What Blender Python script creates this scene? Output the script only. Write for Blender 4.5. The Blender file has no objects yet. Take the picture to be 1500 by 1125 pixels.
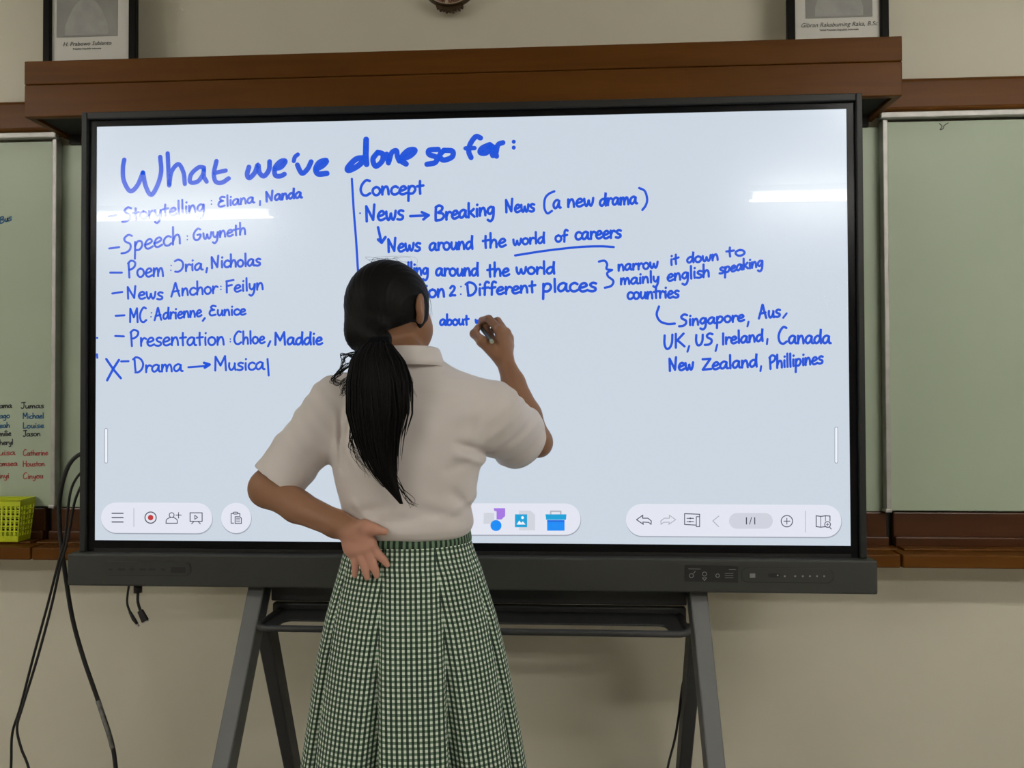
import bpy, bmesh, math, random
import numpy as np
from mathutils import Vector, Matrix

random.seed(7)
rng = np.random.default_rng(7)
C = bpy.context.scene.collection
S = bpy.context.scene

# ------------------------------------------------------------------ camera
ZC = 1.44                                   # height of the display's screen centre
CAM = Vector((0.230, -1.8706, ZC - 0.1646))
YAW, PITCH, ROLL, FPX = -0.0556, 0.0148, -0.0033, 1100.0
cy_, sy_, cp_, sp_ = math.cos(YAW), math.sin(YAW), math.cos(PITCH), math.sin(PITCH)
FWD = Vector((sy_ * cp_, cy_ * cp_, sp_))
R0 = Vector((cy_, -sy_, 0)); U0 = R0.cross(FWD)
RGT = R0 * math.cos(ROLL) + U0 * math.sin(ROLL)
UPV = -R0 * math.sin(ROLL) + U0 * math.cos(ROLL)
cam_data = bpy.data.cameras.new('camera')
cam_data.sensor_fit = 'HORIZONTAL'; cam_data.sensor_width = 36.0
cam_data.lens = 36.0 * FPX / 1500.0
cam_data.clip_start = 0.05
cam = bpy.data.objects.new('camera', cam_data); C.objects.link(cam)
M3 = Matrix((RGT, UPV, -FWD)).transposed()
cam.matrix_world = Matrix.Translation(CAM) @ M3.to_4x4()
S.camera = cam

# ------------------------------------------------------------------ world, exposure
w = bpy.data.worlds.new('world'); S.world = w; w.use_nodes = True
w.node_tree.nodes['Background'].inputs[0].default_value = (0.8, 0.85, 1.0, 1)
w.node_tree.nodes['Background'].inputs[1].default_value = 0.0
S.view_settings.view_transform = 'Standard'; S.view_settings.look = 'None'
S.view_settings.exposure = 0.0; S.view_settings.gamma = 1.0
S.view_settings.use_curve_mapping = False
TUBE_POWER = 62.0                           # radiance of the fluorescent tubes
TUBE_COLOR = (1.0, 0.965, 0.90)
SCREEN_POWER = 1.0

# ------------------------------------------------------------------ helpers
def at(px, py, Y):
    """point of the vertical plane y = Y seen at pixel (px, py) of the 1500x1125 photo"""
    d = FWD + RGT * ((px - 750.0) / FPX) + UPV * ((562.5 - py) / FPX)
    t = (Y - CAM.y) / d.y
    return CAM + d * t

def lin(r, g, b):
    f = lambda v: (v / 255 / 12.92) if v / 255 <= 0.04045 else ((v / 255 + 0.055) / 1.055) ** 2.4
    return (f(r), f(g), f(b))

def mat(name, col, rough=0.5, metal=0.0, spec=0.5, coat=0.0, coat_rough=0.05, noise=0.0, nscale=8.0,
        stretch=(1, 1, 1), bump=0.0, bscale=60.0, emis=None, estr=0.0, sheen=0.0, sss=0.0):
    m = bpy.data.materials.new(name); m.use_nodes = True
    nt = m.node_tree; b = nt.nodes['Principled BSDF']
    b.inputs['Base Color'].default_value = (*col, 1)
    b.inputs['Roughness'].default_value = rough
    b.inputs['Metallic'].default_value = metal
    b.inputs['Specular IOR Level'].default_value = spec
    b.inputs['Coat Weight'].default_value = coat
    b.inputs['Coat Roughness'].default_value = coat_rough
    if sheen: b.inputs['Sheen Weight'].default_value = sheen
    if sss:
        b.inputs['Subsurface Weight'].default_value = sss
        b.inputs['Subsurface Radius'].default_value = (0.012, 0.005, 0.003)
    if emis:
        b.inputs['Emission Color'].default_value = (*emis, 1)
        b.inputs['Emission Strength'].default_value = estr
    if noise or bump:
        tc = nt.nodes.new('ShaderNodeTexCoord')
        mp = nt.nodes.new('ShaderNodeMapping'); mp.inputs['Scale'].default_value = stretch
        nt.links.new(tc.outputs['Object'], mp.inputs['Vector'])
    if noise:
        n = nt.nodes.new('ShaderNodeTexNoise'); n.inputs['Scale'].default_value = nscale
        n.inputs['Detail'].default_value = 6
        nt.links.new(mp.outputs[0], n.inputs['Vector'])
        r = nt.nodes.new('ShaderNodeValToRGB')
        r.color_ramp.elements[0].position = 0.3; r.color_ramp.elements[1].position = 0.7
        r.color_ramp.elements[0].color = (*[c * (1 - noise) for c in col], 1)
        r.color_ramp.elements[1].color = (*[min(1, c * (1 + noise)) for c in col], 1)
        nt.links.new(n.outputs[0], r.inputs[0]); nt.links.new(r.outputs[0], b.inputs['Base Color'])
    if bump:
        n2 = nt.nodes.new('ShaderNodeTexNoise'); n2.inputs['Scale'].default_value = bscale
        n2.inputs['Detail'].default_value = 4
        nt.links.new(mp.outputs[0], n2.inputs['Vector'])
        bp = nt.nodes.new('ShaderNodeBump'); bp.inputs['Strength'].default_value = bump
        bp.inputs['Distance'].default_value = 0.002
        nt.links.new(n2.outputs[0], bp.inputs['Height']); nt.links.new(bp.outputs[0], b.inputs['Normal'])
    return m

def screen_mat(name, col, strength=1.0):
    """a lit display pixel colour behind slightly hazy anti-glare glass"""
    m = mat(name, (0.01, 0.01, 0.012), rough=0.20, spec=0.45, coat=0.20, coat_rough=0.015, emis=col, estr=strength * SCREEN_POWER)
    return m

def wood(name, dark, light, rough=0.38, coat=0.0, along=(0.6, 9, 9)):
    m = mat(name, light, rough=rough, coat=coat, coat_rough=0.18, spec=0.10)
    nt = m.node_tree; b = nt.nodes['Principled BSDF']
    tc = nt.nodes.new('ShaderNodeTexCoord'); mp = nt.nodes.new('ShaderNodeMapping')
    mp.inputs['Scale'].default_value = along
    n = nt.nodes.new('ShaderNodeTexNoise'); n.inputs['Scale'].default_value = 3.0; n.inputs['Detail'].default_value = 8
    n.inputs['Distortion'].default_value = 0.6
    r = nt.nodes.new('ShaderNodeValToRGB')
    r.color_ramp.elements[0].color = (*dark, 1); r.color_ramp.elements[1].color = (*light, 1)
    r.color_ramp.elements[0].position = 0.25; r.color_ramp.elements[1].position = 0.75
    nt.links.new(tc.outputs['Object'], mp.inputs[0]); nt.links.new(mp.outputs[0], n.inputs['Vector'])
    nt.links.new(n.outputs[0], r.inputs[0]); nt.links.new(r.outputs[0], b.inputs['Base Color'])
    bp = nt.nodes.new('ShaderNodeBump'); bp.inputs['Strength'].default_value = 0.12; bp.inputs['Distance'].default_value = 0.003
    nt.links.new(n.outputs[0], bp.inputs['Height']); nt.links.new(bp.outputs[0], b.inputs['Normal'])
    return m

class MB:
    """collects geometry, then links it as ONE mesh object"""
    def __init__(s): s.v = []; s.f = []; s.uv = None
    def add(s, v, f):
        o = len(s.v); s.v += [tuple(p) for p in v]; s.f += [tuple(i + o for i in q) for q in f]
    def box(s, lo, hi):
        (a, b, c), (d, e, g) = lo, hi
        v = [(a, b, c), (d, b, c), (d, e, c), (a, e, c), (a, b, g), (d, b, g), (d, e, g), (a, e, g)]
        s.add(v, [(0, 3, 2, 1), (4, 5, 6, 7), (0, 1, 5, 4), (1, 2, 6, 5), (2, 3, 7, 6), (3, 0, 4, 7)])
    def hexa(s, q0, q1):
        v = list(q0) + list(q1)
        s.add(v, [(0, 3, 2, 1), (4, 5, 6, 7), (0, 1, 5, 4), (1, 2, 6, 5), (2, 3, 7, 6), (3, 0, 4, 7)])
    def prism(s, poly, y0, y1):
        """xz polygon pulled from y0 (front) to y1"""
        n = len(poly)
        v = [(x, y0, z) for x, z in poly] + [(x, y1, z) for x, z in poly]
        f = [tuple(range(n)), tuple(range(2 * n - 1, n - 1, -1))]
        f += [(i, i + n, (i + 1) % n + n, (i + 1) % n) for i in range(n)]
        s.add(v, f)
    def tube(s, pts, rad, n=8, cap=True):
        pts = [Vector(p) for p in pts]
        rads = rad if hasattr(rad, '__len__') else [rad] * len(pts)
        T = [(pts[min(i + 1, len(pts) - 1)] - pts[max(i - 1, 0)]).normalized() for i in range(len(pts))]
        a = T[0].orthogonal().normalized(); v = []
        for p, t, r in zip(pts, T, rads):
            a = (a - t * a.dot(t))
            a = a.normalized() if a.length > 1e-6 else t.orthogonal().normalized()
            b = t.cross(a)
            v += [p + (a * math.cos(k * 2 * math.pi / n) + b * math.sin(k * 2 * math.pi / n)) * r for k in range(n)]
        f = []
        for i in range(len(pts) - 1):
            for k in range(n):
                f.append((i * n + k, i * n + (k + 1) % n, (i + 1) * n + (k + 1) % n, (i + 1) * n + k))
        if cap:
            f.append(tuple(range(n - 1, -1, -1))); f.append(tuple(range((len(pts) - 1) * n, len(pts) * n)))
        s.add(v, f)
    def build(s, name, material, parent=None, smooth=False, bevel=0.0, seg=2):
        me = bpy.data.meshes.new(name); me.from_pydata([tuple(p) for p in s.v], [], s.f); me.update()
        o = bpy.data.objects.new(name, me); C.objects.link(o)
        if material: me.materials.append(material)
        if smooth:
            me.polygons.foreach_set('use_smooth', [True] * len(me.polygons))
        if bevel:
            bm = bmesh.new(); bm.from_mesh(me)
            bmesh.ops.recalc_face_normals(bm, faces=bm.faces)
            ed = [e for e in bm.edges if len(e.link_faces) == 2 and e.calc_face_angle(0) > 0.5]
            bmesh.ops.bevel(bm, geom=ed, offset=bevel, segments=seg, profile=0.5, affect='EDGES', clamp_overlap=True)
            bm.to_mesh(me); bm.free()
        if parent:
            o.parent = parent
            o.matrix_parent_inverse = Matrix.Translation(parent.location).inverted() if parent.type == 'EMPTY' else Matrix.Identity(4)
        return o

def tag(o, label, cat=None, group=None, kind=None):
    o['label'] = label
    if cat: o['category'] = cat
    if group: o['group'] = group
    if kind: o['kind'] = kind
    return o

def thing(name, loc, label, cat, group=None):
    o = bpy.data.objects.new(name, None); C.objects.link(o)
    o.location = loc; o.empty_display_size = 0.05
    return tag(o, label, cat, group)

def struct(o, label, cat):
    return tag(o, label, cat, kind='structure')

def catmull(pts, n=6):
    pts = [Vector(p) for p in pts]
    if len(pts) < 3: return pts
    P = [pts[0] * 2 - pts[1]] + pts + [pts[-1] * 2 - pts[-2]]
    out = []
    for i in range(1, len(P) - 2):
        for k in range(n):
            t = k / n
            a, b, c, d = P[i - 1], P[i], P[i + 1], P[i + 2]
            out.append(0.5 * ((2 * b) + (c - a) * t + (2 * a - 5 * b + 4 * c - d) * t * t + (3 * b - a - 3 * c + d) * t ** 3))
    out.append(pts[-1])
    return out

# --- pen strokes: flat ribbons on a vertical plane
def ribbon(mb, pts2, r, fn):
    """pts2: pixel points; r: radius in pixels; fn maps a pixel to the surface"""
    p = [Vector((a[0], a[1])) for a in pts2]
    q = [p[0]]
    for a in p[1:]:
        if (a - q[-1]).length > 0.05: q.append(a)
    if len(q) < 2:
        disc(mb, q[0], r, fn); return
    L, Rr = [], []
    for i, a in enumerate(q):
        t = (q[min(i + 1, len(q) - 1)] - q[max(i - 1, 0)])
        t = t.normalized() if t.length > 1e-6 else Vector((1, 0))
        nn = Vector((-t.y, t.x)) * r
        L.append(a + nn); Rr.append(a - nn)
    t0 = (q[1] - q[0]).normalized(); t1 = (q[-1] - q[-2]).normalized()
    def cap(c, t, sgn):
        nn = Vector((-t.y, t.x)); res = []
        for k in range(1, 6):
            a = math.pi * k / 6
            res.append(c + (nn * math.cos(a) + t * sgn * math.sin(a)) * r)
        return res
    v = [fn(a.x, a.y) for a in L] + [fn(a.x, a.y) for a in Rr]
    n = len(q)
    f = [(i, i + 1, n + i + 1, n + i) for i in range(n - 1)]
    mb.add(v, f)
    e = [L[-1]] + cap(q[-1], t1, 1) + [Rr[-1]]
    mb.add([fn(a.x, a.y) for a in e], [tuple(range(len(e)))])
    e = [L[0]] + cap(q[0], t0, -1) + [Rr[0]]
    mb.add([fn(a.x, a.y) for a in e], [tuple(range(len(e) - 1, -1, -1))])

def disc(mb, c, r, fn, n=20):
    mb.add([fn(c[0] + r * math.cos(2 * math.pi * k / n), c[1] + r * math.sin(2 * math.pi * k / n)) for k in range(n)], [tuple(range(n))])

def curve_px(mb, pts, r, fn, n=7):
    ribbon(mb, catmull([(a[0], a[1], 0) for a in pts], n) if len(pts) > 2 else pts, r, fn)

def line_px(mb, pts, r, fn):
    for a, b in zip(pts, pts[1:]): ribbon(mb, [a, b], r, fn)

def rrect(x0, y0, x1, y1, r, n=8):
    out = []
    for cx, cy, a0 in ((x1 - r, y1 - r, 0), (x0 + r, y1 - r, 90), (x0 + r, y0 + r, 180), (x1 - r, y0 + r, 270)):
        for k in range(n + 1):
            a = math.radians(a0 + 90 * k / n); out.append((cx + r * math.cos(a), cy + r * math.sin(a)))
    return out

def poly_px(mb, pts, fn):
    mb.add([fn(a, b) for a, b in pts], [tuple(range(len(pts)))])

# a single-stroke handwriting alphabet: advance, strokes ('c' smooth, 'l' straight), x-height = 1
G = {
 'a': (1.05, [('c', [(.78,.88),(.5,1),(.16,.76),(.06,.34),(.26,.03),(.56,.2),(.74,.62),(.8,.96),(.78,.45),(.84,.08),(1,.04)])]),
 'b': (.95, [('c', [(.1,1.95),(.1,1),(.12,.05),(.16,.5),(.45,.95),(.78,.75),(.8,.3),(.5,.02),(.14,.12)])]),
 'c': (.85, [('c', [(.75,.85),(.5,1),(.18,.8),(.08,.4),(.25,.06),(.55,.02),(.8,.2)])]),
 'd': (1.02, [('c', [(.76,.8),(.5,.98),(.16,.74),(.06,.34),(.26,.03),(.56,.2),(.74,.7),(.84,1.95),(.8,.9),(.86,.02)])]),
 'e': (.9, [('c', [(.1,.45),(.45,.52),(.74,.72),(.58,.98),(.28,.88),(.08,.45),(.22,.07),(.5,.02),(.82,.18)])]),
 'f': (.75, [('c', [(.72,1.75),(.5,1.9),(.32,1.6),(.3,.9),(.28,0)]), ('l', [(.05,.95),(.65,1.02)])]),
 'g': (1.0, [('c', [(.72,.85),(.45,1),(.14,.75),(.1,.35),(.35,.12),(.62,.4),(.76,.95),(.78,.3),(.7,-.45),(.42,-.8),(.1,-.62)])]),
 'h': (.95, [('c', [(.1,1.95),(.11,1),(.1,.02)]), ('c', [(.11,.35),(.3,.85),(.55,.98),(.72,.7),(.76,.02)])]),
 'i': (.42, [('c', [(.18,.95),(.17,.5),(.2,.02)]), ('l', [(.2,1.5),(.22,1.54)])]),
 'k': (.9, [('l', [(.1,1.9),(.1,.02)]), ('l', [(.7,1),(.14,.5)]), ('l', [(.25,.6),(.78,.03)])]),
 'l': (.42, [('c', [(.16,1.95),(.17,1),(.2,.02)])]),
 'm': (1.35, [('c', [(.1,.98),(.1,.5),(.1,.02)]), ('c', [(.1,.3),(.26,.85),(.46,.97),(.58,.6),(.6,.04)]), ('c', [(.6,.35),(.78,.88),(.98,.96),(1.1,.6),(1.16,.02)])]),
 'n': (.95, [('c', [(.1,.98),(.1,.5),(.11,.02)]), ('c', [(.11,.3),(.3,.84),(.55,.97),(.7,.62),(.76,.02)])]),
 'o': (.95, [('c', [(.45,1),(.14,.8),(.07,.4),(.28,.04),(.6,.05),(.82,.4),(.72,.82),(.42,1.0)])]),
 'p': (.98, [('c', [(.12,.95),(.12,.2),(.1,-.8)]), ('c', [(.12,.5),(.35,.95),(.7,.9),(.8,.5),(.55,.1),(.14,.08)])]),
 'r': (.72, [('c', [(.12,.98),(.13,.5),(.14,.02)]), ('c', [(.14,.4),(.3,.82),(.5,.96),(.68,.86)])]),
 's': (.8, [('c', [(.68,.92),(.4,1),(.16,.8),(.3,.56),(.6,.4),(.62,.14),(.36,0),(.05,.06)])]),
 't': (.75, [('c', [(.32,1.6),(.3,.8),(.34,.02)]), ('l', [(.02,.92),(.66,1.0)])]),
 'u': (.95, [('c', [(.12,.96),(.1,.45),(.26,.05),(.52,.15),(.7,.6),(.74,.98),(.72,.4),(.8,.02)])]),
 'v': (.85, [('c', [(.08,.98),(.22,.45),(.36,.03),(.55,.45),(.74,1)])]),
 'w': (1.25, [('c', [(.08,.95),(.14,.35),(.32,.03),(.5,.35),(.58,.75),(.66,.3),(.84,.04),(1.02,.4),(1.1,1)])]),
 'y': (.9, [('c', [(.1,.95),(.14,.4),(.36,.12),(.6,.4),(.72,.95),(.7,.2),(.55,-.5),(.3,-.78),(.08,-.62)])]),
 'z': (.85, [('l', [(.08,.95),(.7,.97),(.1,.04),(.76,.04)])]),
 'A': (1.3, [('c', [(.05,0),(.3,.9),(.52,1.8),(.6,1.75),(.8,.9),(1.05,0)]), ('l', [(.2,.65),(.95,.75)])]),
 'B': (1.25, [('c', [(.15,1.75),(.12,.9),(.12,.05)]), ('c', [(.12,1.7),(.5,1.9),(.9,1.65),(.8,1.25),(.4,1.0),(.9,.85),(1.1,.45),(.75,.08),(.2,.02)])]),
 'C': (1.3, [('c', [(1.05,1.75),(.7,1.85),(.3,1.4),(.12,.75),(.3,.15),(.7,0),(1.1,.25)])]),
 'D': (1.35, [('c', [(.22,1.55),(.26,.8),(.32,.2)]), ('c', [(.05,1.6),(.4,1.85),(.9,1.6),(1.15,1),(1,.4),(.65,.05),(.3,.02)])]),
 'E': (1.15, [('c', [(.95,1.6),(.55,1.7),(.3,1.4),(.6,.98),(.25,.85),(.1,.4),(.35,.04),(.95,.15)]), ('l', [(.25,.92),(.75,.98)])]),
 'F': (1.0, [('l', [(.14,1.65),(.16,0)]), ('l', [(.1,1.65),(.95,1.75)]), ('l', [(.15,.95),(.75,1.05)])]),
 'G': (1.3, [('c', [(.95,1.6),(.65,1.75),(.25,1.3),(.1,.65),(.3,.1),(.7,.05),(.98,.45),(1.0,.8),(.6,.78)])]),
 'H': (1.2, [('l', [(.12,1.7),(.12,0)]), ('l', [(1,1.7),(1,0)]), ('l', [(.12,.85),(1,.9)])]),
 'I': (.4, [('l', [(.15,1.6),(.15,0)])]),
 'J': (1.0, [('c', [(.7,1.75),(.72,.8),(.6,.15),(.3,0),(.1,.25)]), ('l', [(.2,1.75),(1,1.8)])]),
 'K': (1.15, [('l', [(.12,1.7),(.12,0)]), ('l', [(.95,1.65),(.15,.75)]), ('l', [(.3,.9),(1.05,.05)])]),
 'L': (.95, [('c', [(.15,1.7),(.12,.6),(.15,.05),(.5,.02),(.85,.08)])]),
 'M': (1.55, [('l', [(.12,0),(.15,1.7),(.7,.6),(1.2,1.75),(1.3,0)])]),
 'N': (1.3, [('l', [(.15,-.02),(.1,1.6),(.85,.1),(.98,1.75)])]),
 'O': (1.3, [('c', [(.1,1.6),(.5,1.8),(.95,1.5),(1.1,.9),(.9,.3),(.5,.02),(.15,.08)])]),
 'P': (1.1, [('c', [(.15,1.6),(.2,.9),(.25,-.02)]), ('c', [(.1,1.55),(.45,1.85),(.9,1.65),(.85,1.2),(.5,.9),(.22,.85)])]),
 'S': (1.2, [('c', [(1,1.65),(.65,1.8),(.3,1.5),(.4,1.15),(.85,.8),(.85,.3),(.5,0),(.02,-.02)])]),
 'U': (1.2, [('c', [(.12,1.7),(.1,.7),(.3,.05),(.65,.1),(.9,.7),(.95,1.7)])]),
 'Z': (1.2, [('l', [(.1,1.5),(1,1.5),(.12,.05),(1.1,.08)])]),
 '2': (1.0, [('c', [(.15,1.25),(.45,1.6),(.8,1.4),(.7,.9),(.3,.4),(.1,.04),(.5,.12),(.9,.1)])]),
}

def word(mb, text, x0, y0, x1, y1, xh, r, fn, cap=1.0, jit=0.03, asc=0.9):
    tot = sum(G[c][0] for c in text)
    last = G[text[-1]][0]
    k = (x1 - x0 - 2 * r) / (tot - 0.12)
    x = 0.0
    for c in text:
        adv, strokes = G[c]
        dy = random.uniform(-jit, jit) * xh
        def T(p):
            X = x0 + r + (x + p[0] - 0.06) * k
            sy = xh * (cap if (c.isupper() or c.isdigit()) else 1.0)
            py_ = p[1] if (c.isupper() or p[1] <= 1) else 1 + (p[1] - 1) * asc
            Y = y0 + (y1 - y0) * (X - x0) / max(x1 - x0, 1) - py_ * sy + dy
            return (X, Y)
        for kind, pts in strokes:
            q = [T(p) for p in pts]
            (curve_px if kind == 'c' else line_px)(mb, q, r, fn)
        x += adv

def text_mesh(name, body, size, material, parent, loc, align='CENTER', shear=0.0, ext=0.0003):
    cu = bpy.data.curves.new(name, 'FONT'); cu.body = body; cu.size = size; cu.align_x = align
    cu.extrude = ext; cu.shear = shear; cu.resolution_u = 3
    t = bpy.data.objects.new(name, cu); C.objects.link(t)
    dg = bpy.context.evaluated_depsgraph_get()
    me = bpy.data.meshes.new_from_object(t.evaluated_get(dg))
    bpy.data.objects.remove(t); bpy.data.curves.remove(cu)
    me.transform(Matrix.Translation(loc) @ Matrix.Rotation(math.pi / 2, 4, 'X'))
    o = bpy.data.objects.new(name, me); C.objects.link(o); me.materials.clear(); me.materials.append(material)
    if parent:
        o.parent = parent
        o.matrix_parent_inverse = Matrix.Translation(parent.location).inverted() if parent.type == 'EMPTY' else Matrix.Identity(4)
    return o

# ------------------------------------------------------------------ lamps (their light stays in their builder)
WALL_Y, BOARD_Y, FIXED_Y = 0.40, 0.36, 0.378
CEIL = 2.80
M_wall = mat('cream_plaster', (0.66, 0.625, 0.51), rough=0.7, noise=0.025, nscale=2.5, bump=0.08, bscale=90)
M_ceil = mat('white_ceiling_paint', (0.78, 0.77, 0.73), rough=0.85)
M_floor = mat('grey_terrazzo', (0.42, 0.405, 0.38), rough=0.35, noise=0.15, nscale=40)
M_tube = mat('lit_tube', (1, 1, 1), emis=TUBE_COLOR, estr=TUBE_POWER)
M_lampbody = mat('white_enamel', (0.8, 0.8, 0.78), rough=0.4)

def lamp(x, y, label):
    t = thing('fluorescent_lamp', (x, y, CEIL), label, 'lamp', 'twin fluorescent lamps on the ceiling')
    b = MB(); b.box((x - 0.78, y - 0.09, CEIL - 0.045), (x + 0.78, y + 0.09, CEIL))
    b.build('housing', M_lampbody, t, bevel=0.01)
    for s in (-1, 1):
        m = MB(); m.tube([(x - 0.74, y + s * 0.05, CEIL - 0.075), (x + 0.74, y + s * 0.05, CEIL - 0.075)], 0.016, 12)
        m.build('tube', M_tube, t, smooth=True)
        for e in (-1, 1):
            h = MB(); h.box((x + e * 0.76 - 0.02, y + s * 0.05 - 0.015, CEIL - 0.095), (x + e * 0.76 + 0.02, y + s * 0.05 + 0.015, CEIL - 0.04))
            h.build('lamp_holder', M_lampbody, t)
lamp(-3.12, -1.85, 'twin tube ceiling lamp nearest the left side of the display')
lamp(2.43, -1.85, 'twin tube ceiling lamp nearest the right side of the display')
lamp(-2.76, -4.00, 'twin tube ceiling lamp mirrored as a bar in the left of the screen')
lamp(2.43, -3.75, 'twin tube ceiling lamp mirrored as a bar in the right of the screen')

# ------------------------------------------------------------------ room shell
X0, X1, YB = -4.6, 4.6, -7.6
def shell(name, lo, hi, m, label, cat):
    b = MB(); b.box(lo, hi); return struct(b.build(name, m), label, cat)
shell('wall_front', (X0, WALL_Y, 0), (X1, WALL_Y + 0.15, CEIL), M_wall, 'cream plaster wall behind the display', 'wall')
shell('wall_left', (X0 - 0.15, YB, 0), (X0, WALL_Y + 0.15, CEIL), M_wall, 'cream plaster side wall on the left', 'wall')
shell('wall_right', (X1, YB, 0), (X1 + 0.15, WALL_Y + 0.15, CEIL), M_wall, 'cream plaster side wall on the right', 'wall')
shell('wall_back', (X0, YB - 0.15, 0), (X1, YB, CEIL), M_wall, 'cream plaster wall behind the camera', 'wall')
shell('floor', (X0 - 0.15, YB - 0.15, -0.12), (X1 + 0.15, WALL_Y + 0.15, 0), M_floor, 'grey terrazzo classroom floor', 'floor')
shell('ceiling', (X0 - 0.15, YB - 0.15, CEIL), (X1 + 0.15, WALL_Y + 0.15, CEIL + 0.12), M_ceil, 'white classroom ceiling', 'ceiling')

# ------------------------------------------------------------------ whiteboards and wooden surround
M_board = mat('pale_green_board_enamel', (0.405, 0.48, 0.36), rough=0.42, spec=0.25, noise=0.03, nscale=3)
M_alu = mat('worn_aluminium', (0.42, 0.41, 0.39), rough=0.5, metal=0.5, noise=0.12, nscale=25)
M_wood = wood('varnished_brown_wood', (0.090, 0.031, 0.004), (0.130, 0.047, 0.007))
M_woodd = wood('dark_reddish_wood', (0.05, 0.017, 0.006), (0.085, 0.03, 0.011), rough=0.4, coat=0.2)
M_black = mat('black_gap', (0.008, 0.007, 0.006), rough=0.8)

def board(name, x0, x1, z0, z1, y, label, edge):
    t = thing(name, ((x0 + x1) / 2, y + 0.012, z0), label, 'whiteboard')
    b = MB(); b.box((x0, y, z0), (x1, y + 0.015, z1)); b.build('panel', M_board, t)
    if edge:
        for xe, nm in edge:
            e = MB(); e.box((xe - 0.007, y - 0.012, z0 - 0.004), (xe + 0.007, y + 0.0155, z1 + 0.004)); e.build('edge_trim', M_alu, t, bevel=0.002)
            e = MB(); e.box((xe - 0.012, y - 0.016, z0 - 0.005), (xe + 0.008, y + 0.012, z0 + 0.006)); e.build('corner_clip', M_alu, t, bevel=0.003)
    return t
zt = at(1420, 160, 0.335).z - 0.0235; zb = at(1400, 748, BOARD_Y).z
xl = at(82, 470, BOARD_Y).x; xr = at(1297, 470, BOARD_Y).x
lb = board('sliding_whiteboard', -3.2, xl, zb, zt, BOARD_Y, 'pale green sliding whiteboard with coloured names at far left', [(xl, 1)])
board('sliding_whiteboard', xr, 3.2, zb, zt, BOARD_Y, 'blank pale green sliding whiteboard right of the display', [(xr, -1)])
board('fixed_whiteboard', -1.9, 1.9, zb - 0.005, at(1420, 160, 0.335).z - 0.031, FIXED_Y, 'fixed pale green whiteboard mostly hidden behind the display', None)
# a hook-like scratch on the right board
sc_ = MB(); fnb = lambda px, py: at(px, py, BOARD_Y - 0.0008)
curve_px(sc_, [(1376, 181), (1380, 185), (1377, 190), (1382, 188), (1383, 184), (1389, 180)], 0.7, fnb)
rb = [o for o in C.objects if o.name == 'sliding_whiteboard.001'][0]
sc_.build('pen_scribble', mat('dried_ink', (0.06, 0.07, 0.05), rough=0.6), rb)

# names written on the left board
ink = {'k': mat('dark_marker_ink', (0.03, 0.035, 0.04), rough=0.6), 'b': mat('blue_marker_ink', (0.02, 0.12, 0.26), rough=0.6), 'r': mat('red_marker_ink', (0.42, 0.09, 0.08), rough=0.6)}
rows = [('k', 'ama', 598, 'Jumas'), ('b', 'ago', 613, 'Michael'), ('b', 'eah', 627, 'Louise'), ('k', 'milie', 639, 'Jason'), ('k', 'heryl', 652, None),
        ('r', 'uisa', 667, 'Catherine'), ('r', 'omsea', 683, 'Houston'), ('r', 'inyi', 701, 'Cinyou')]
for c, a, y, b in rows:
    wa = {'ama': 18, 'ago': 15, 'eah': 15, 'milie': 17, 'heryl': 20, 'uisa': 23, 'omsea': 26, 'inyi': 14}[a]
    m = MB(); word(m, a, -1 if c != 'r' else -2, y, wa, y - 1, 4.2, 0.75, fnb); m.build('written_name', ink[c], lb)
    if b:
        wb = {'Catherine': 71, 'Houston': 66, 'Cinyou': 64, 'Jason': 60}.get(b, 65)
        m = MB(); word(m, b, 33 if b != 'Jumas' else 30, y + 0.5, wb, y - 0.5, 4.2, 0.75, fnb, cap=1.15); m.build('written_name', ink[c], lb)
m = MB(); word(m, '8us'.replace('8', 'B'), -1, 328, 18, 322, 5, 1.0, fnb); m.build('name_row', ink['b'], lb)

# header box that hides the pull-down projection screen
HB = 0.20
tl, tr = at(33, 89, HB), at(1323, 53.5, HB); bl, br = at(38, 172, HB), at(1321, 140, HB)
hx0, hx1 = (tl.x + bl.x) / 2, (tr.x + br.x) / 2
hz1, hz0 = (tl.z + tr.z) / 2, (bl.z + br.z) / 2
hzm = (at(300, 118, HB).z + at(1200, 92, HB).z) / 2
hb = thing('wooden_header_box', ((hx0 + hx1) / 2, WALL_Y, hz0), 'long brown wooden header box above the display holding two portraits', 'header box')
b = MB(); b.box((hx0, HB, hz0), (hx1, HB + 0.02, hzm - 0.0003)); b.build('front_board', M_wood, hb, bevel=0.003)
b = MB(); b.box((hx0, HB - 0.001, hzm + 0.0003), (hx1, HB + 0.02, hz1)); b.build('front_board', M_wood, hb, bevel=0.003)
b = MB(); b.box((hx0, HB + 0.02, hz1 - 0.02), (hx1, WALL_Y, hz1)); b.build('top_board', M_wood, hb, bevel=0.002)
for x in (hx0, hx1 - 0.02):
    b = MB(); b.box((x, HB + 0.02, hz0 + 0.001), (x + 0.02, WALL_Y, hz1 - 0.02)); b.build('end_board', M_wood, hb, bevel=0.002)
b = MB(); b.tube([(hx0 + 0.03, HB + 0.09, hz0 + 0.09), (hx1 - 0.03, HB + 0.09, hz0 + 0.09)], 0.045, 20); b.build('screen_roller', M_black, hb, smooth=True)
b = MB(); b.box((hx0 + 0.02, HB + 0.02, hz0 + 0.010), (hx1 - 0.02, WALL_Y, hz0 + 0.016)); b.build('painted_shade_sheet', M_black, hb)  # added black sheet, paints in the shade of the box's open underside

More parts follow.
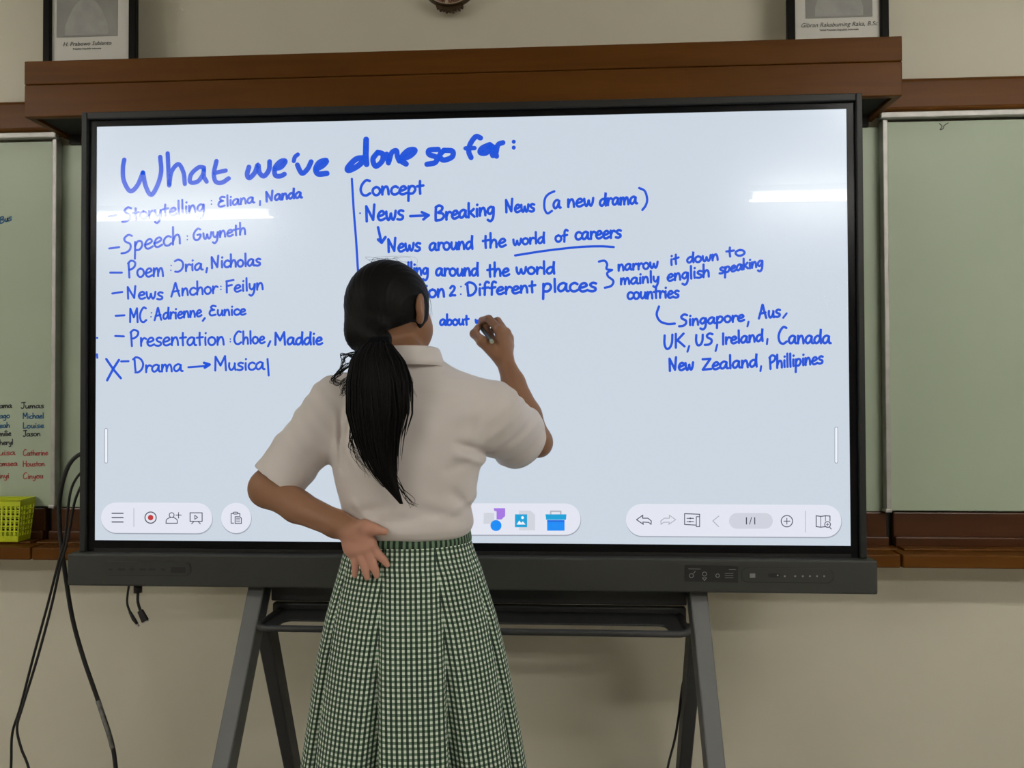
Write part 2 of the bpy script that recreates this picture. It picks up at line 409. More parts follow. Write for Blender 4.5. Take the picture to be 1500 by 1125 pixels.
# top rail left and right of the header box, with aluminium sliding track
RY = 0.335
def rail(name, xa, xb, zlo, zhi, label):
    t = thing(name, ((xa + xb) / 2, WALL_Y, zlo), label, 'rail')
    b = MB(); b.box((xa, RY, zlo), (xb, WALL_Y, zhi)); b.build('timber', M_wood, t, bevel=0.012, seg=3)
    b = MB(); b.box((xa, RY + 0.004, zlo - 0.018), (xb, RY + 0.022, zlo)); b.build('track', M_alu, t, bevel=0.003)
    return t
zr1, zr0 = at(1420, 111, RY).z, at(1420, 160, RY).z
rail('board_rail', hx1 - 0.02 + 0.021, 3.2, zr0, zr1, 'brown wooden top rail above the blank right whiteboard')
rail('board_rail', -3.2, hx0 - 0.001, zr0, zr1, 'brown wooden top rail above the left whiteboard')
b = MB(); b.box((hx0 + 0.02, 0.372, zr0 - 0.03), (hx1 - 0.02, WALL_Y, zr0 + 0.02)); b.build('track', M_black, hb)

# dark back board and tray ledge under the whiteboards
LY = 0.25
zk1 = zb - 0.006; zl1 = (at(1400, 815, LY).z + at(60, 800, LY).z) / 2; zl0 = (at(1400, 834, LY).z + at(60, 820, LY).z) / 2
tray = thing('chalk_tray', (0, WALL_Y, zl0), 'dark brown wooden tray ledge running under the whiteboards', 'tray')
xs = [-3.2, at(45, 810, LY).x, at(1321, 825, LY).x, 3.2]
for a, c in zip(xs, xs[1:]):
    b = MB(); b.box((a + 0.002, LY, zl0), (c - 0.002, WALL_Y - 0.001, zl1)); b.build('ledge_board', M_wood, tray, bevel=0.005, seg=3)
xk = [-3.2, at(72, 770, 0.37).x, at(1303, 770, 0.37).x, 3.2]
for a, c in zip(xk, xk[1:]):
    b = MB(); b.box((a + 0.009, 0.366, zl1), (c - 0.009, 0.385, zk1)); b.build('back_board', M_woodd, tray, bevel=0.004)
    b = MB(); b.box((a + 0.009, 0.352, zl1), (c - 0.009, 0.366, zl1 + (zk1 - zl1) * 0.3)); b.build('skirting_strip', M_woodd, tray, bevel=0.004)
    b = MB(); b.box((a + 0.009, 0.30, zl1), (c - 0.009, 0.34, zl1 + 0.006)); b.build('ledge_lip', M_wood, tray, bevel=0.002)
b = MB(); b.box((-3.2, 0.385, zl1), (3.2, WALL_Y - 0.001, zk1)); b.build('joint_strip', M_black, tray)

# ------------------------------------------------------------------ framed portraits and wall emblem
M_frame = mat('black_lacquer_frame', (0.012, 0.011, 0.010), rough=0.35, spec=0.06)
M_mount = mat('white_mount', (0.66, 0.65, 0.60), rough=0.5, coat=0.25, coat_rough=0.08)
M_print = mat('grey_photo_print', (0.27, 0.265, 0.25), rough=0.5, coat=0.5, coat_rough=0.08, noise=0.12, nscale=9)
M_suit = mat('pale_print_tone', (0.34, 0.335, 0.32), rough=0.5, coat=0.3, coat_rough=0.08, noise=0.1, nscale=30)
M_face = mat('mid_print_tone', (0.33, 0.30, 0.27), rough=0.5)
M_capt = mat('caption_ink', (0.09, 0.085, 0.08), rough=0.6)
FY = 0.30
def portrait(xa, xb, ph0, ph1, ycap, cap1, cap2, label):
    A, B = at(xa, 80 if xa < 700 else 45, FY), at(xb, 80 if xa < 700 else 45, FY)
    x0, x1 = A.x, B.x; z0 = hz1; z1 = z0 + 0.42; w_ = x1 - x0; bar = 0.022
    t = thing('portrait_frame', ((x0 + x1) / 2, FY + 0.01, z0), label, 'picture frame')
    for lo, hi in (((x0, FY, z0), (x0 + bar, FY + 0.02, z1)), ((x1 - bar, FY, z0), (x1, FY + 0.02, z1)),
                   ((x0 + bar, FY, z0), (x1 - bar, FY + 0.02, z0 + bar)), ((x0 + bar, FY, z1 - bar), (x1 - bar, FY + 0.02, z1))):
        b = MB(); b.box(lo, hi); b.build('frame_bar', M_frame, t, bevel=0.003)
    b = MB(); b.box((x0 + bar, FY + 0.012, z0 + bar), (x1 - bar, FY + 0.018, z1 - bar)); b.build('mount', M_mount, t)
    p0, p1 = at(ph0, ycap - 8, FY + 0.011), at(ph1, ycap - 8, FY + 0.011)
    zp0 = p0.z; zp1 = z1 - 0.045
    b = MB(); b.box((p0.x, FY + 0.0105, zp0), (p1.x, FY + 0.012, zp1)); ph = b.build('photo', M_print, t)
    cx = (p0.x + p1.x) / 2; pw = p1.x - p0.x
    # a plain bust in the print: shoulders and head
    pts = []
    for k in range(25):
        u = -1 + 2 * k / 24
        pts.append((cx + u * pw * 0.36, zp0 + 0.03 + 0.085 * (1 - abs(u) ** 2.4)))
    pts = [(cx - pw * 0.36, zp0 + 0.004)] + pts + [(cx + pw * 0.36, zp0 + 0.004)]
    b = MB(); b.prism(pts[::-1], FY + 0.0098, FY + 0.0104); b.build('printed_jacket', M_suit, t)
    hd = [(cx + 0.034 * math.cos(a), zp0 + 0.165 + 0.045 * math.sin(a)) for a in [2 * math.pi * k / 24 for k in range(24)]]
    b = MB(); b.prism(hd[::-1], FY + 0.0096, FY + 0.0104); b.build('printed_head', M_face, t)
    c1 = at((ph0 + ph1) / 2, ycap + 2.5, FY + 0.011)
    text_mesh('caption', cap1, 0.0175, M_capt, t, (c1.x, FY + 0.0112, c1.z - 0.002), shear=0.25)
    text_mesh('caption', cap2, 0.0078, M_capt, t, (c1.x, FY + 0.0112, c1.z - 0.014))
    return t
portrait(62, 198, 83, 172, 63, 'H. Prabowo Subianto', 'Presiden Republik Indonesia', 'black framed grey portrait standing at left end of the header box')
portrait(1154, 1303, 1180, 1278, 35, 'Gibran Rakabuming Raka, B.Sc', 'Wakil Presiden Republik Indonesia', 'black framed grey portrait standing at right end of the header box')

EY = 0.37
e0 = at(659, 0, EY)
em = thing('wall_emblem', (e0.x, WALL_Y, e0.z), 'small carved dark bronze emblem with lettered ribbon high on the wall', 'emblem')
M_bronze = mat('dark_bronze', (0.075, 0.045, 0.02), rough=0.4, metal=0.5, noise=0.3, nscale=50)
M_ribbon = mat('cream_ribbon', (0.55, 0.47, 0.33), rough=0.5)
M_redink = mat('brown_red_lettering', (0.18, 0.05, 0.03), rough=0.6)
k_ = (EY - CAM.y) / FPX                       # metres per photo pixel at the emblem
rr, cz = 44 * k_, e0.z + 34 * k_
def arc(r, a0, a1, n): return [(e0.x + r * math.sin(math.radians(a0 + (a1 - a0) * i / n)), cz - r * math.cos(math.radians(a0 + (a1 - a0) * i / n))) for i in range(n + 1)]
b = MB(); b.prism(arc(rr, -52, 52, 20) + arc(rr - 9 * k_, 52, -52, 20), EY - 0.012, EY); b.build('ribbon', M_ribbon, em)
b = MB(); b.prism(arc(rr + 1.6 * k_, -52, 52, 20) + arc(rr - 0.2 * k_, 52, -52, 20), EY - 0.016, EY + 0.004); b.build('ribbon_edge', M_bronze, em)
b = MB()
for i, ch in enumerate('BHINNEKA TUNGGAL IKA'):
    if ch == ' ': continue
    a = math.radians(-44 + 88 * i / 19); r = rr - 5 * k_
    p = (e0.x + r * math.sin(a), cz - r * math.cos(a))
    h = 2.6 * k_; u = (math.cos(a), math.sin(a)); n_ = (-math.sin(a), math.cos(a))
    for du in ((-1, 1) if ch in 'BHNKAUG' else (0,)):
        q = [(p[0] + u[0] * (du * 1.0 + s) * k_ + n_[0] * t_ * h, p[1] + u[1] * (du * 1.0 + s) * k_ + n_[1] * t_ * h) for s, t_ in ((-.45, -1), (.45, -1), (.45, 1), (-.45, 1))]
        b.prism(q, EY - 0.0145, EY - 0.0118)
    tt = {'A': 0, 'B': 0, 'H': 0, 'N': .3, 'E': 1, 'K': 0, 'T': 1, 'U': -1, 'G': -1, 'L': -1, 'I': None}[ch]
    if tt is not None:
        q = [(p[0] + u[0] * s * k_ + n_[0] * (tt + t_) * h * .8, p[1] + u[1] * s * k_ + n_[1] * (tt + t_) * h * .8) for s, t_ in ((-1.2, -.2), (1.2, -.2), (1.2, .2), (-1.2, .2))]
        b.prism(q, EY - 0.0144, EY - 0.0118)
b.build('lettering', M_redink, em)
for i in range(9):
    a0 = -22 + 44 * i / 8
    r0, r1 = rr + 1 * k_, rr + (9.0 - abs(i - 4) * 0.5 + (i % 2) * 1.2) * k_
    A = lambda r, d: (e0.x + r * math.sin(math.radians(a0 + d)), cz - r * math.cos(math.radians(a0 + d)))
    b = MB(); b.prism([A(r0, -3), A(r1 - 2 * k_, -2.6), A(r1, 0), A(r1 - 2 * k_, 2.6), A(r0, 3)], EY - 0.008, EY + 0.006); b.build('tail_feather', M_bronze, em)
sh = [(e0.x + 20 * k_ * x, cz + 6 * k_ + 28 * k_ * z) for x, z in ((-.8, 1), (.8, 1), (.9, .2), (.55, -.6), (0, -1), (-.55, -.6), (-.9, .2))]
b = MB(); b.prism(sh[::-1], EY - 0.02, EY + 0.01); b.build('shield', M_bronze, em, bevel=0.004)
for s in (-1, 1):
    wg = [(e0.x + s * x * k_, cz + z * k_) for x, z in ((12, 30), (40, 48), (62, 40), (58, 10), (48, -14), (34, -6), (18, -10))]
    b = MB(); b.prism(wg if s < 0 else wg[::-1], EY - 0.010, EY + 0.012); b.build('wing', M_bronze, em, bevel=0.003)
b = MB(); b.tube([(e0.x, EY + 0.0, cz), (e0.x, WALL_Y, cz)], 0.012, 10); b.build('wall_fixing', M_bronze, em)

# ------------------------------------------------------------------ interactive display
W2, H2 = 0.9475, 0.533
TV = thing('interactive_display', (0, 0.04, ZC - H2 - 0.11), 'large black framed interactive display showing blue handwritten notes', 'display')
M_tvframe = mat('charcoal_metal', (0.024, 0.025, 0.025), rough=0.45, metal=0.1, spec=0.22)
M_glass = mat('black_glass_border', (0.004, 0.004, 0.005), rough=0.22, spec=0.12)
M_bar = mat('dark_grey_bar', (0.046, 0.048, 0.043), rough=0.5, metal=0.1, spec=0.3, bump=0.03, bscale=300)
M_barplate = mat('recessed_grey_plate', (0.040, 0.042, 0.038), rough=0.45, spec=0.3)
M_dark = mat('black_plastic', (0.008, 0.008, 0.009), rough=0.45)
M_legend = mat('grey_legend', (0.22, 0.23, 0.22), rough=0.6)
ox, oz1, oz0 = W2 + 0.0345, ZC + H2 + 0.0345, ZC - H2 - 0.028
ix, iz1, iz0 = W2 + 0.019, ZC + H2 + 0.016, ZC - H2 - 0.028
def ringbox(mb, o, i, y0, y1):
    (a, c, b_, d), (e, g, f_, h) = o, i       # x0,x1,z0,z1
    for lo, hi in (((a, y0, b_), (e, y1, d)), ((g, y0, b_), (c, y1, d)), ((e, y0, h), (g, y1, d))):
        mb.box(lo, hi)
    if f_ > b_ + 1e-5: mb.box((e, y0, b_), (g, y1, f_))
b = MB(); ringbox(b, (-ox, ox, oz0, oz1), (-ix, ix, oz0, iz1), -0.012, 0.06); b.build('outer_frame', M_tvframe, TV, bevel=0.0025)
b = MB(); ringbox(b, (-ix, ix, iz0, iz1), (-W2, W2, ZC - H2, ZC + H2), -0.002, 0.02); b.build('glass_border', M_glass, TV)
b = MB(); b.box((-ix, 0.021, oz0), (ix, 0.085, iz1)); b.build('rear_housing', M_dark, TV)
b = MB(); b.box((-0.45, 0.085, ZC - 0.35), (0.45, 0.111, ZC + 0.25)); b.build('wall_bracket_plate', M_dark, TV)
BY = -0.032
bz1 = ZC - H2 - 0.0285; bz0 = bz1 - 0.081
b = MB(); b.box((-1.0, BY, bz0), (0.9985, 0.06, bz1)); b.build('speaker_bar', M_bar, TV, bevel=0.005, seg=3)
b = MB(); b.box((-W2, -0.004, bz1 + 0.0002), (W2, -0.002, bz1 + 0.009)); b.build('lower_trim', M_dark, TV)
# screen: lit panel
SCR = screen_mat('lit_white_canvas', lin(202, 213, 225))
nt = SCR.node_tree; pb = nt.nodes['Principled BSDF']
b = MB(); b.box((-W2, 0.0, ZC - H2), (W2, 0.018, ZC + H2)); screen = b.build('screen', SCR, TV)
SP = screen
def sp(y): return lambda px, py: at(px, py, y)
f1, f2, f3, f4 = sp(-0.0006), sp(-0.0012), sp(-0.0018), sp(-0.0024)
INK = screen_mat('lit_blue_ink', lin(26, 82, 214))
def hw(build, name='handwritten_line'):
    m = MB(); build(m); return m.build(name, INK, SP)
rB, rS = 1.75, 1.55

def title():
    K = lambda p: (160 + p[0] / 7.5, 190 + p[1] / 7.5); L = lambda p: (340 + p[0] / 7.5, 190 + p[1] / 7.5); Q = lambda p: (500 + p[0] / 5.357, 180 + p[1] / 5.357)
    cur = [MB()]
    def nxt(): cur[0].build('heading_word', INK, SP); cur[0] = MB()
    def c(T, r, *pts): curve_px(cur[0], [T(p) for p in pts], r, f2)
    c(K, 3.3, (165,330),(150,420),(160,560),(230,675),(310,610),(370,470)); c(K, 3.3, (370,470),(400,620),(460,715),(530,610),(570,460),(560,300))
    c(K, 3.2, (642,260),(650,440),(658,612)); c(K, 3.2, (660,600),(685,460),(760,378),(815,470),(830,595))
    c(K, 3.2, (1040,415),(980,415),(900,490),(890,575),(970,570),(1030,490),(1040,420),(1040,510),(1070,570))
    c(K, 3.3, (1178,345),(1150,480),(1170,570),(1240,580),(1312,535)); c(K, 3.1, (1160,475),(1280,448))
    nxt()
    c(L, 3.6, (185,410),(165,490),(190,530),(250,470),(285,385),(300,470),(350,510),(405,440),(412,350))
    c(L, 3.6, (470,430),(540,410),(585,345),(530,350),(470,420),(475,500),(530,510),(575,488))
    c(L, 3.1, (722,272),(690,300),(677,345)); c(L, 3.7, (717,387),(745,450),(775,480),(830,430),(868,352))
    c(L, 4.2, (930,430),(1000,390),(1035,340),(960,360),(920,430),(945,485),(1040,480))
    nxt()
    c(Q, 4.3, (180,275),(115,285),(52,350),(62,372),(140,330),(188,262),(195,130)); c(Q, 4.3, (195,130),(192,240),(198,325))
    c(Q, 4.0, (285,232),(248,285),(270,340),(320,300),(325,245),(285,232)); c(Q, 3.8, (355,245),(370,315)); c(Q, 3.8, (375,300),(395,235),(432,218),(440,265),(455,300))
    c(Q, 4.2, (470,285),(540,258),(578,215),(530,215),(480,260),(475,300),(508,322))
    nxt()
    c(Q, 4.0, (760,208),(690,215),(690,248),(750,272),(735,312),(672,325)); c(Q, 4.0, (805,215),(772,255),(800,292),(868,268),(872,222),(805,215))
    nxt()
    c(Q, 3.9, (1092,118),(1055,108),(1012,165),(1000,225),(1018,272)); c(Q, 3.3, (975,200),(1045,198))
    c(Q, 4.3, (1165,172),(1105,200),(1092,232),(1140,232),(1180,180),(1185,235),(1190,255)); c(Q, 3.8, (1200,190),(1218,262)); c(Q, 3.8, (1215,230),(1230,172),(1268,155))
    nxt()
    disc(cur[0], Q((1353,148)), 3.0, f2); disc(cur[0], Q((1353,194)), 3.0, f2)
    nxt()
title()
def W_(m, *a, **k):
    m = MB(); k.setdefault('r', rS); word(m, *a, fn=f2, **k); m.build('handwritten_word', INK, SP)
def ln(m, *p, r=rS): m = MB(); line_px(m, list(p), r, f2); m.build('pen_stroke', INK, SP)
def cv(m, *p, r=rB): m = MB(); curve_px(m, list(p), r, f2); m.build('pen_stroke', INK, SP)
def colon(m, a, b_, r=1.15): m = MB(); disc(m, a, r, f2, 10); disc(m, b_, r, f2, 10); m.build('colon', INK, SP)
def L1(m):
    ln(m, (159,317),(170,314.7)); W_(m, 'Storytelling', 178, 325, 302, 309, 11); colon(m, (309.7,294),(309.7,299))
    W_(m, 'Eliana', 318, 303.5, 374, 296.5, 8.5); ln(m, (380.9,294.5),(380.7,300.5)); W_(m, 'Nanda', 388, 295, 444, 289.5, 8.5, r=1.8)
def L2(m):
    ln(m, (160,364),(174.5,362)); W_(m, 'Speech', 177, 371, 267, 356.5, 14); colon(m, (274.4,345.7),(274.4,351)); W_(m, 'Gwyneth', 281.5, 352.5, 362, 343, 9.5)
def L3(m):
    ln(m, (161.5,399.3),(178.5,399.3)); W_(m, 'Poem', 185.5, 406, 242, 404.5, 12.5, cap=1.05); colon(m, (250.7,389),(250.3,396)); W_(m, 'Oria', 254, 399, 298.5, 395, 10)
    ln(m, (303.4,392.5),(302.2,399)); W_(m, 'Nicholas', 308, 393, 383.5, 389, 10, r=1.65)
def L4(m):
    ln(m, (164.5,429.9),(179,427.7)); W_(m, 'News', 185, 437.5, 240.5, 438.5, 10.5); W_(m, 'Anchor', 249.5, 434.5, 320, 429.5, 10.5); colon(m, (323.6,419.5),(323.6,424))
    W_(m, 'Feilyn', 329.5, 428.5, 388, 424, 10)
def L5(m):
    ln(m, (169.5,462.6),(182.2,461.9)); W_(m, 'MC', 188.5, 471.8, 217, 472, 11.5); colon(m, (221.8,458.3),(221.2,464)); W_(m, 'Adrienne', 225, 469, 297, 463.5, 9.5)
    ln(m, (300,466),(297,470)); W_(m, 'Eunice', 305, 462.5, 361.5, 461, 8.5)
def L6(m):
    ln(m, (168.8,492.2),(181.4,492.7)); W_(m, 'Presentation', 189, 507, 331, 505, 12, cap=1.05); colon(m, (337.5,496.7),(337.5,500.5)); W_(m, 'Chloe', 341, 504.5, 389.5, 503, 10)
    ln(m, (396,499.8),(392.6,507.2)); W_(m, 'Maddie', 401, 505.3, 474, 504.3, 10.5, r=1.7)
def L7(m):
    ln(m, (155.7,526),(166,541),(177,554), r=1.8); ln(m, (174.2,527.3),(166,540),(157,557), r=1.8); ln(m, (177.5,529.4),(188.2,529.1))
    W_(m, 'Drama', 193.5, 545.5, 269, 544, 10.5, cap=1.15); ln(m, (276,538),(303,536)); ln(m, (299,531.5),(307,534),(300,538.5),(303,533), r=2.0)
    W_(m, 'Musica', 313, 543, 389, 541, 10.8, cap=1.1); ln(m, (391.9,526),(393.6,550))
def R1(m): W_(m, 'Concept', 525.5, 286.5, 622.5, 283.5, 12, r=2.0)
def R2(m):
    ln(m, (527.3,312.3),(527.7,312.3), r=1.2); W_(m, 'News', 534, 324, 593.5, 321.5, 13.5, r=2.0); ln(m, (601,316.6),(628,315.5), r=2); ln(m, (617.8,310.8),(628,315.2),(620.2,321.4), r=2)
    W_(m, 'Breaking', 635.5, 323.5, 727, 314, 11.5, r=2.0); W_(m, 'News', 739, 311, 785, 310, 11, r=1.9)
    cv(m, (812,280.3),(804,284),(798.4,291),(797.4,304),(801.6,312.5),(808.5,309)); W_(m, 'a', 809, 305.6, 823, 304, 12, r=1.9); W_(m, 'new', 830, 303.2, 872, 301.6, 11.5, r=1.9)
    W_(m, 'drama', 877, 302, 935, 298, 10.5, r=1.9); cv(m, (936.3,275.4),(944.6,280),(948,292),(945.8,301),(941,307.5))
def R3(m):
    ln(m, (553.8,333),(558.4,354), r=2); ln(m, (554,351),(559,355.3),(564.6,347.5), r=2.2); W_(m, 'News', 566.5, 369, 618, 367, 11.5, r=1.9)
    W_(m, 'around', 627.5, 367, 695, 364.5, 11, r=1.9); W_(m, 'the', 706, 364, 743, 361, 11.5, r=1.9); W_(m, 'world', 750, 359.5, 800, 355.5, 9, r=1.8); W_(m, 'of', 812, 354.5, 833, 353.5, 9.5, r=1.8)
    W_(m, 'careers', 841, 351.2, 912, 348.2, 11, r=1.9); cv(m, (754.6,374.2),(800,367.2),(848,361.9),(880,360.8),(899,361.9))
def R4(m):
    W_(m, 'lling', 595.5, 402.5, 630, 402.5, 10, r=1.8); W_(m, 'around', 637, 404, 703, 404, 11, r=1.9); W_(m, 'the', 712.5, 406, 748, 403.5, 11, r=1.9); W_(m, 'world', 754.5, 401.5, 815, 401, 10, r=1.9)
def R5(m):
    W_(m, 'ion', 621, 436, 654, 434.5, 11.5, r=1.9); W_(m, '2', 657, 433.5, 669, 433.5, 9.5, r=1.8); colon(m, (675.2,419.8),(675,431), r=1.3); W_(m, 'Different', 680.5, 433.5, 786.5, 428, 10.5, r=1.9)
    W_(m, 'places', 793, 427.5, 876, 427, 12.5, r=1.95, asc=.55)
    cv(m, (877.3,383.2),(885.5,382),(889.4,387),(888.6,394),(896.6,395.5)); cv(m, (896.6,395.5),(889.8,399.5),(890.9,405),(898.4,411.4),(895.5,418.7),(886,421.5))
def R6(m): W_(m, 'narrow', 904, 397, 966, 392.3, 9, r=1.75); W_(m, 'it', 980.5, 389, 996, 385.5, 9, r=1.7); W_(m, 'down', 1005, 385.5, 1054.5, 380.5, 8.5, r=1.75); W_(m, 'to', 1063, 376, 1093.5, 374, 8.5, r=1.75)
def R7(m): W_(m, 'mainly', 907.5, 417, 967.5, 413, 9, r=1.75); W_(m, 'english', 976, 412.2, 1041.5, 405, 10, r=1.75); W_(m, 'speaking', 1052.5, 401.5, 1120, 389, 8.5, r=1.75)
def R8(m): W_(m, 'countries', 917.5, 438.5, 996.5, 435.5, 10, r=1.8); cv(m, (965.3,449),(962,460.7),(967,470.5),(977.5,474.4),(988.5,474), r=1.8)
def R9(m): W_(m, 'Singapore', 993.5, 478, 1092, 470, 9.2, r=1.8); ln(m, (1096.5,471.2),(1094.9,478)); W_(m, 'Aus', 1110, 467, 1145, 463.5, 10.5, r=1.8); ln(m, (1152.3,459),(1147.3,465.5))
def R10(m):
    W_(m, 'UK', 971, 511.5, 1005, 508, 11.8, r=1.8); ln(m, (1009.6,506.8),(1007,515.2)); W_(m, 'US', 1017.5, 506, 1047, 504.5, 9, r=1.8); ln(m, (1050.6,505),(1048.2,514.2)); W_(m, 'Ireland', 1056.5, 504.5, 1120, 499.7, 10, r=1.8)
    ln(m, (1124.3,496.5),(1123.4,504)); W_(m, 'Canada', 1138, 503.5, 1218.5, 503.3, 11.5, r=1.8, cap=1.15)
def R11(m):
    W_(m, 'New', 978.5, 543.3, 1018, 541.5, 11, r=1.85); W_(m, 'Zealand', 1027, 542.3, 1111.5, 537.3, 10.5, r=1.8); ln(m, (1115,536.5),(1113.9,543.5)); W_(m, 'Phillipines', 1125, 540.5, 1207.5, 532, 10.5, r=1.75)
def R12(m): W_(m, 'about', 643, 476.5, 688.5, 475.5, 8.5, r=1.75); W_(m, 'w', 695, 473.5, 704.5, 473, 5.5, r=1.6)
for fn_ in (L1, L2, L3, L4, L5, L6, L7, R1, R2, R3, R4, R5, R6, R7, R8, R9, R10, R11, R12): fn_(None)
hw(lambda m: curve_px(m, [(515.4,262),(518.4,311),(521.5,350),(524.6,400)], 1.7, f2), 'drawn_divider')
hw(lambda m: (disc(m, (142.2,495), 1.6, f2, 10), ribbon(m, [(142,519),(142.4,524)], 1.6, f2)), 'ink_marks')

# tool bars and icons drawn by the screen
PILL = screen_mat('lit_toolbar_white', lin(226, 229, 240)); PSH = screen_mat('lit_toolbar_shadow', lin(160, 166, 180)); PILL2 = screen_mat('lit_page_grey', lin(206, 209, 220))
ICN = screen_mat('lit_icon_grey', lin(70, 72, 92)); ICL = screen_mat('lit_icon_pale', lin(178, 180, 192)); RED = screen_mat('lit_record_red', lin(196, 52, 56))
PUR = screen_mat('lit_purple', lin(165, 120, 225)); BLU = screen_mat('lit_bright_blue', lin(22, 140, 245)); BL2 = screen_mat('lit_deep_blue', lin(20, 105, 225)); CYA = screen_mat('lit_teal_blue', lin(20, 160, 215)); PAG = screen_mat('lit_paper', lin(208, 211, 220)); WHI = screen_mat('lit_white', lin(240, 243, 250))
def quadpill(x0, y0, x1, y1, tilt=0.0, name='toolbar'):
    sh = lambda P: [(a, b_ + tilt * (a - x0)) for a, b_ in P]
    m = MB(); poly_px(m, sh(rrect(x0 + .3, y0 + 1.2, x1 + .8, y1 + 1.7, (y1 - y0) / 2)), f1); m.build(name + '_shadow', PSH, SP)
    m = MB(); poly_px(m, sh(rrect(x0, y0, x1, y1, (y1 - y0) / 2 - .01)), f2); m.build(name, PILL, SP)
quadpill(148, 736, 311, 780.5, 0.005); quadpill(324, 736.5, 368, 781, 0, 'clipboard_button'); quadpill(560, 737, 850.5, 783, 0.002); quadpill(917, 738, 1232.5, 785, 0.006)
def icon(fn, m_=None, name='icon'):
    m = MB(); fn(m); return m.build(name, m_ or ICN, SP)
J = lambda T, m, r, *p: line_px(m, [T(q) for q in p], r, f3)
def circ(m, c, rad, r, a0=0, a1=360): curve_px(m, [(c[0] + rad * math.cos(math.radians(a0 + (a1 - a0) * k / 20)), c[1] + rad * math.sin(math.radians(a0 + (a1 - a0) * k / 20))) for k in range(21)], r, f3, 2)
A_ = lambda p: (145 + p[0] / 6.52, 730 + p[1] / 6.52)
icon(lambda m: [J(A_, m, .8, (125, y), (230, y)) for y in (143, 184, 226)], name='menu_icon')
icon(lambda m: J(A_, m, .5, (333, 95), (333, 270)), ICL, 'toolbar_divider')
def rec(m): circ(m, A_((493, 184)), 8.2, .75)
icon(rec, name='record_icon'); icon(lambda m: disc(m, A_((493, 184)), 4.0, f3), RED, 'record_dot')
def pers(m):
    circ(m, A_((694, 160)), 3.5, .6); curve_px(m, [A_(p) for p in ((640,237),(645,205),(675,185),(715,185),(745,205),(748,237))], .6, f3); J(A_, m, .6, (640,238),(748,238)); J(A_, m, .6, (735,160),(785,160)); J(A_, m, .6, (760,135),(760,188))
icon(pers, name='add_user_icon')
def easel(m): J(A_, m, .65, (870,138),(985,138),(985,220),(870,220),(870,138)); J(A_, m, .55, (915,162),(943,182),(915,200),(915,162)); J(A_, m, .6, (905,222),(885,243)); J(A_, m, .6, (948,222),(968,243))
icon(easel, name='presentation_icon')
def clip(m):
    J(A_, m, .6, (1285,237),(1262,237),(1262,145),(1280,145)); J(A_, m, .6, (1325,145),(1345,145),(1345,165)); J(A_, m, .6, (1280,140),(1290,132),(1318,132),(1328,140),(1318,150),(1290,150),(1280,140))
    J(A_, m, .6, (1300,175),(1345,175),(1360,190),(1360,240),(1300,240),(1300,175))
    for y in (190, 207, 223): J(A_, m, .5, (1312, y), (1345, y))
icon(clip, name='clipboard_icon')
B_ = lambda p: (680 + p[0] / 8.333, 730 + p[1] / 8.333)
def pol(T, *p): return lambda m: poly_px(m, [T(q) for q in p][::-1], f3)
icon(pol(B_, (240,180),(300,175),(365,180),(365,270),(320,310),(235,310)), PAG, 'shape_icon_page')
icon(pol(B_, (360,120),(500,120),(500,215),(455,258),(395,258),(395,160),(365,150)), PUR, 'shape_icon_note')
icon(lambda m: disc(m, B_((388,332)), 8.1, f4), BLU, 'shape_icon_circle')
icon(pol(B_, (668,150),(808,150),(865,200),(865,390),(668,390)), PAG, 'picture_icon_page')
icon(lambda m: poly_px(m, [B_(q) for q in ((620,195),(768,195),(768,352),(620,352))][::-1], f4), CYA, 'picture_icon')
f5 = sp(-0.003)
icon(lambda m: (poly_px(m, [B_(q) for q in ((640,320),(672,270),(695,300),(715,280),(748,320))][::-1], f5), disc(m, B_((712,235)), 2.1, f5, 12)), WHI, 'picture_icon_mountain')
icon(lambda m: poly_px(m, [B_(q) for q in ((1012,265),(1225,265),(1225,395),(1012,395))][::-1], f3), BLU, 'toolbox_icon_body')
icon(lambda m: poly_px(m, [B_(q) for q in ((992,195),(1248,195),(1242,262),(1000,262))][::-1], f4), CYA, 'toolbox_icon_lid')
icon(lambda m: poly_px(m, [B_(q) for q in ((1014,268),(1225,268),(1225,288),(1014,288))][::-1], f4), BL2, 'toolbox_icon_seam')
icon(lambda m: J(B_, m, 1.1, (1055,192),(1055,158),(1178,158),(1178,192)), ICL, 'toolbox_icon_handle')
icon(lambda m: [disc(m, B_((72, y)), 1.0, f3, 8) for y in (238, 305, 374)], ICL, 'drag_dots')
D_ = lambda p: (910 + p[0] / 4.545, 730 + p[1] / 4.545)
def undo(o, mir):
    T = (lambda p: D_((o + p[0], p[1]))) if not mir else (lambda p: D_((o - p[0], p[1])))
    def f(m): J(T, m, .65, (0,142),(42,112),(40,132),(75,132),(98,150),(97,173),(80,160),(42,158),(45,173),(0,142))
    return f
icon(undo(102, False), name='undo_icon'); icon(undo(362, True), ICL, 'redo_icon')
def ruler(m): J(D_, m, .65, (495,178),(422,174),(422,102),(522,106),(522,118)); J(D_, m, .6, (500,122),(522,122),(522,188),(500,188),(500,122)); J(D_, m, .6, (438,133),(482,133)); J(D_, m, .6, (438,155),(482,155)); disc(m, D_((460,133)), 1.3, f3, 8); disc(m, D_((458,155)), 1.3, f3, 8)
icon(ruler, name='settings_icon'); icon(lambda m: J(D_, m, .7, (650,118),(610,150),(648,188)), ICL, 'previous_icon')
icon(lambda m: poly_px(m, rrect(1068, 751.5, 1132, 774.5, 11.4), f3), PILL2, 'page_field')
p_ = at(1099.5, 768.2, -0.0026); text_mesh('page_number', '1/1', 0.0255, ICN, SP, (p_.x, p_.y, p_.z), ext=0.0002)
def plus(m): circ(m, D_((1103,152)), 8.3, .65); J(D_, m, .6, (1083,152),(1123,152)); J(D_, m, .6, (1103,132),(1103,172))
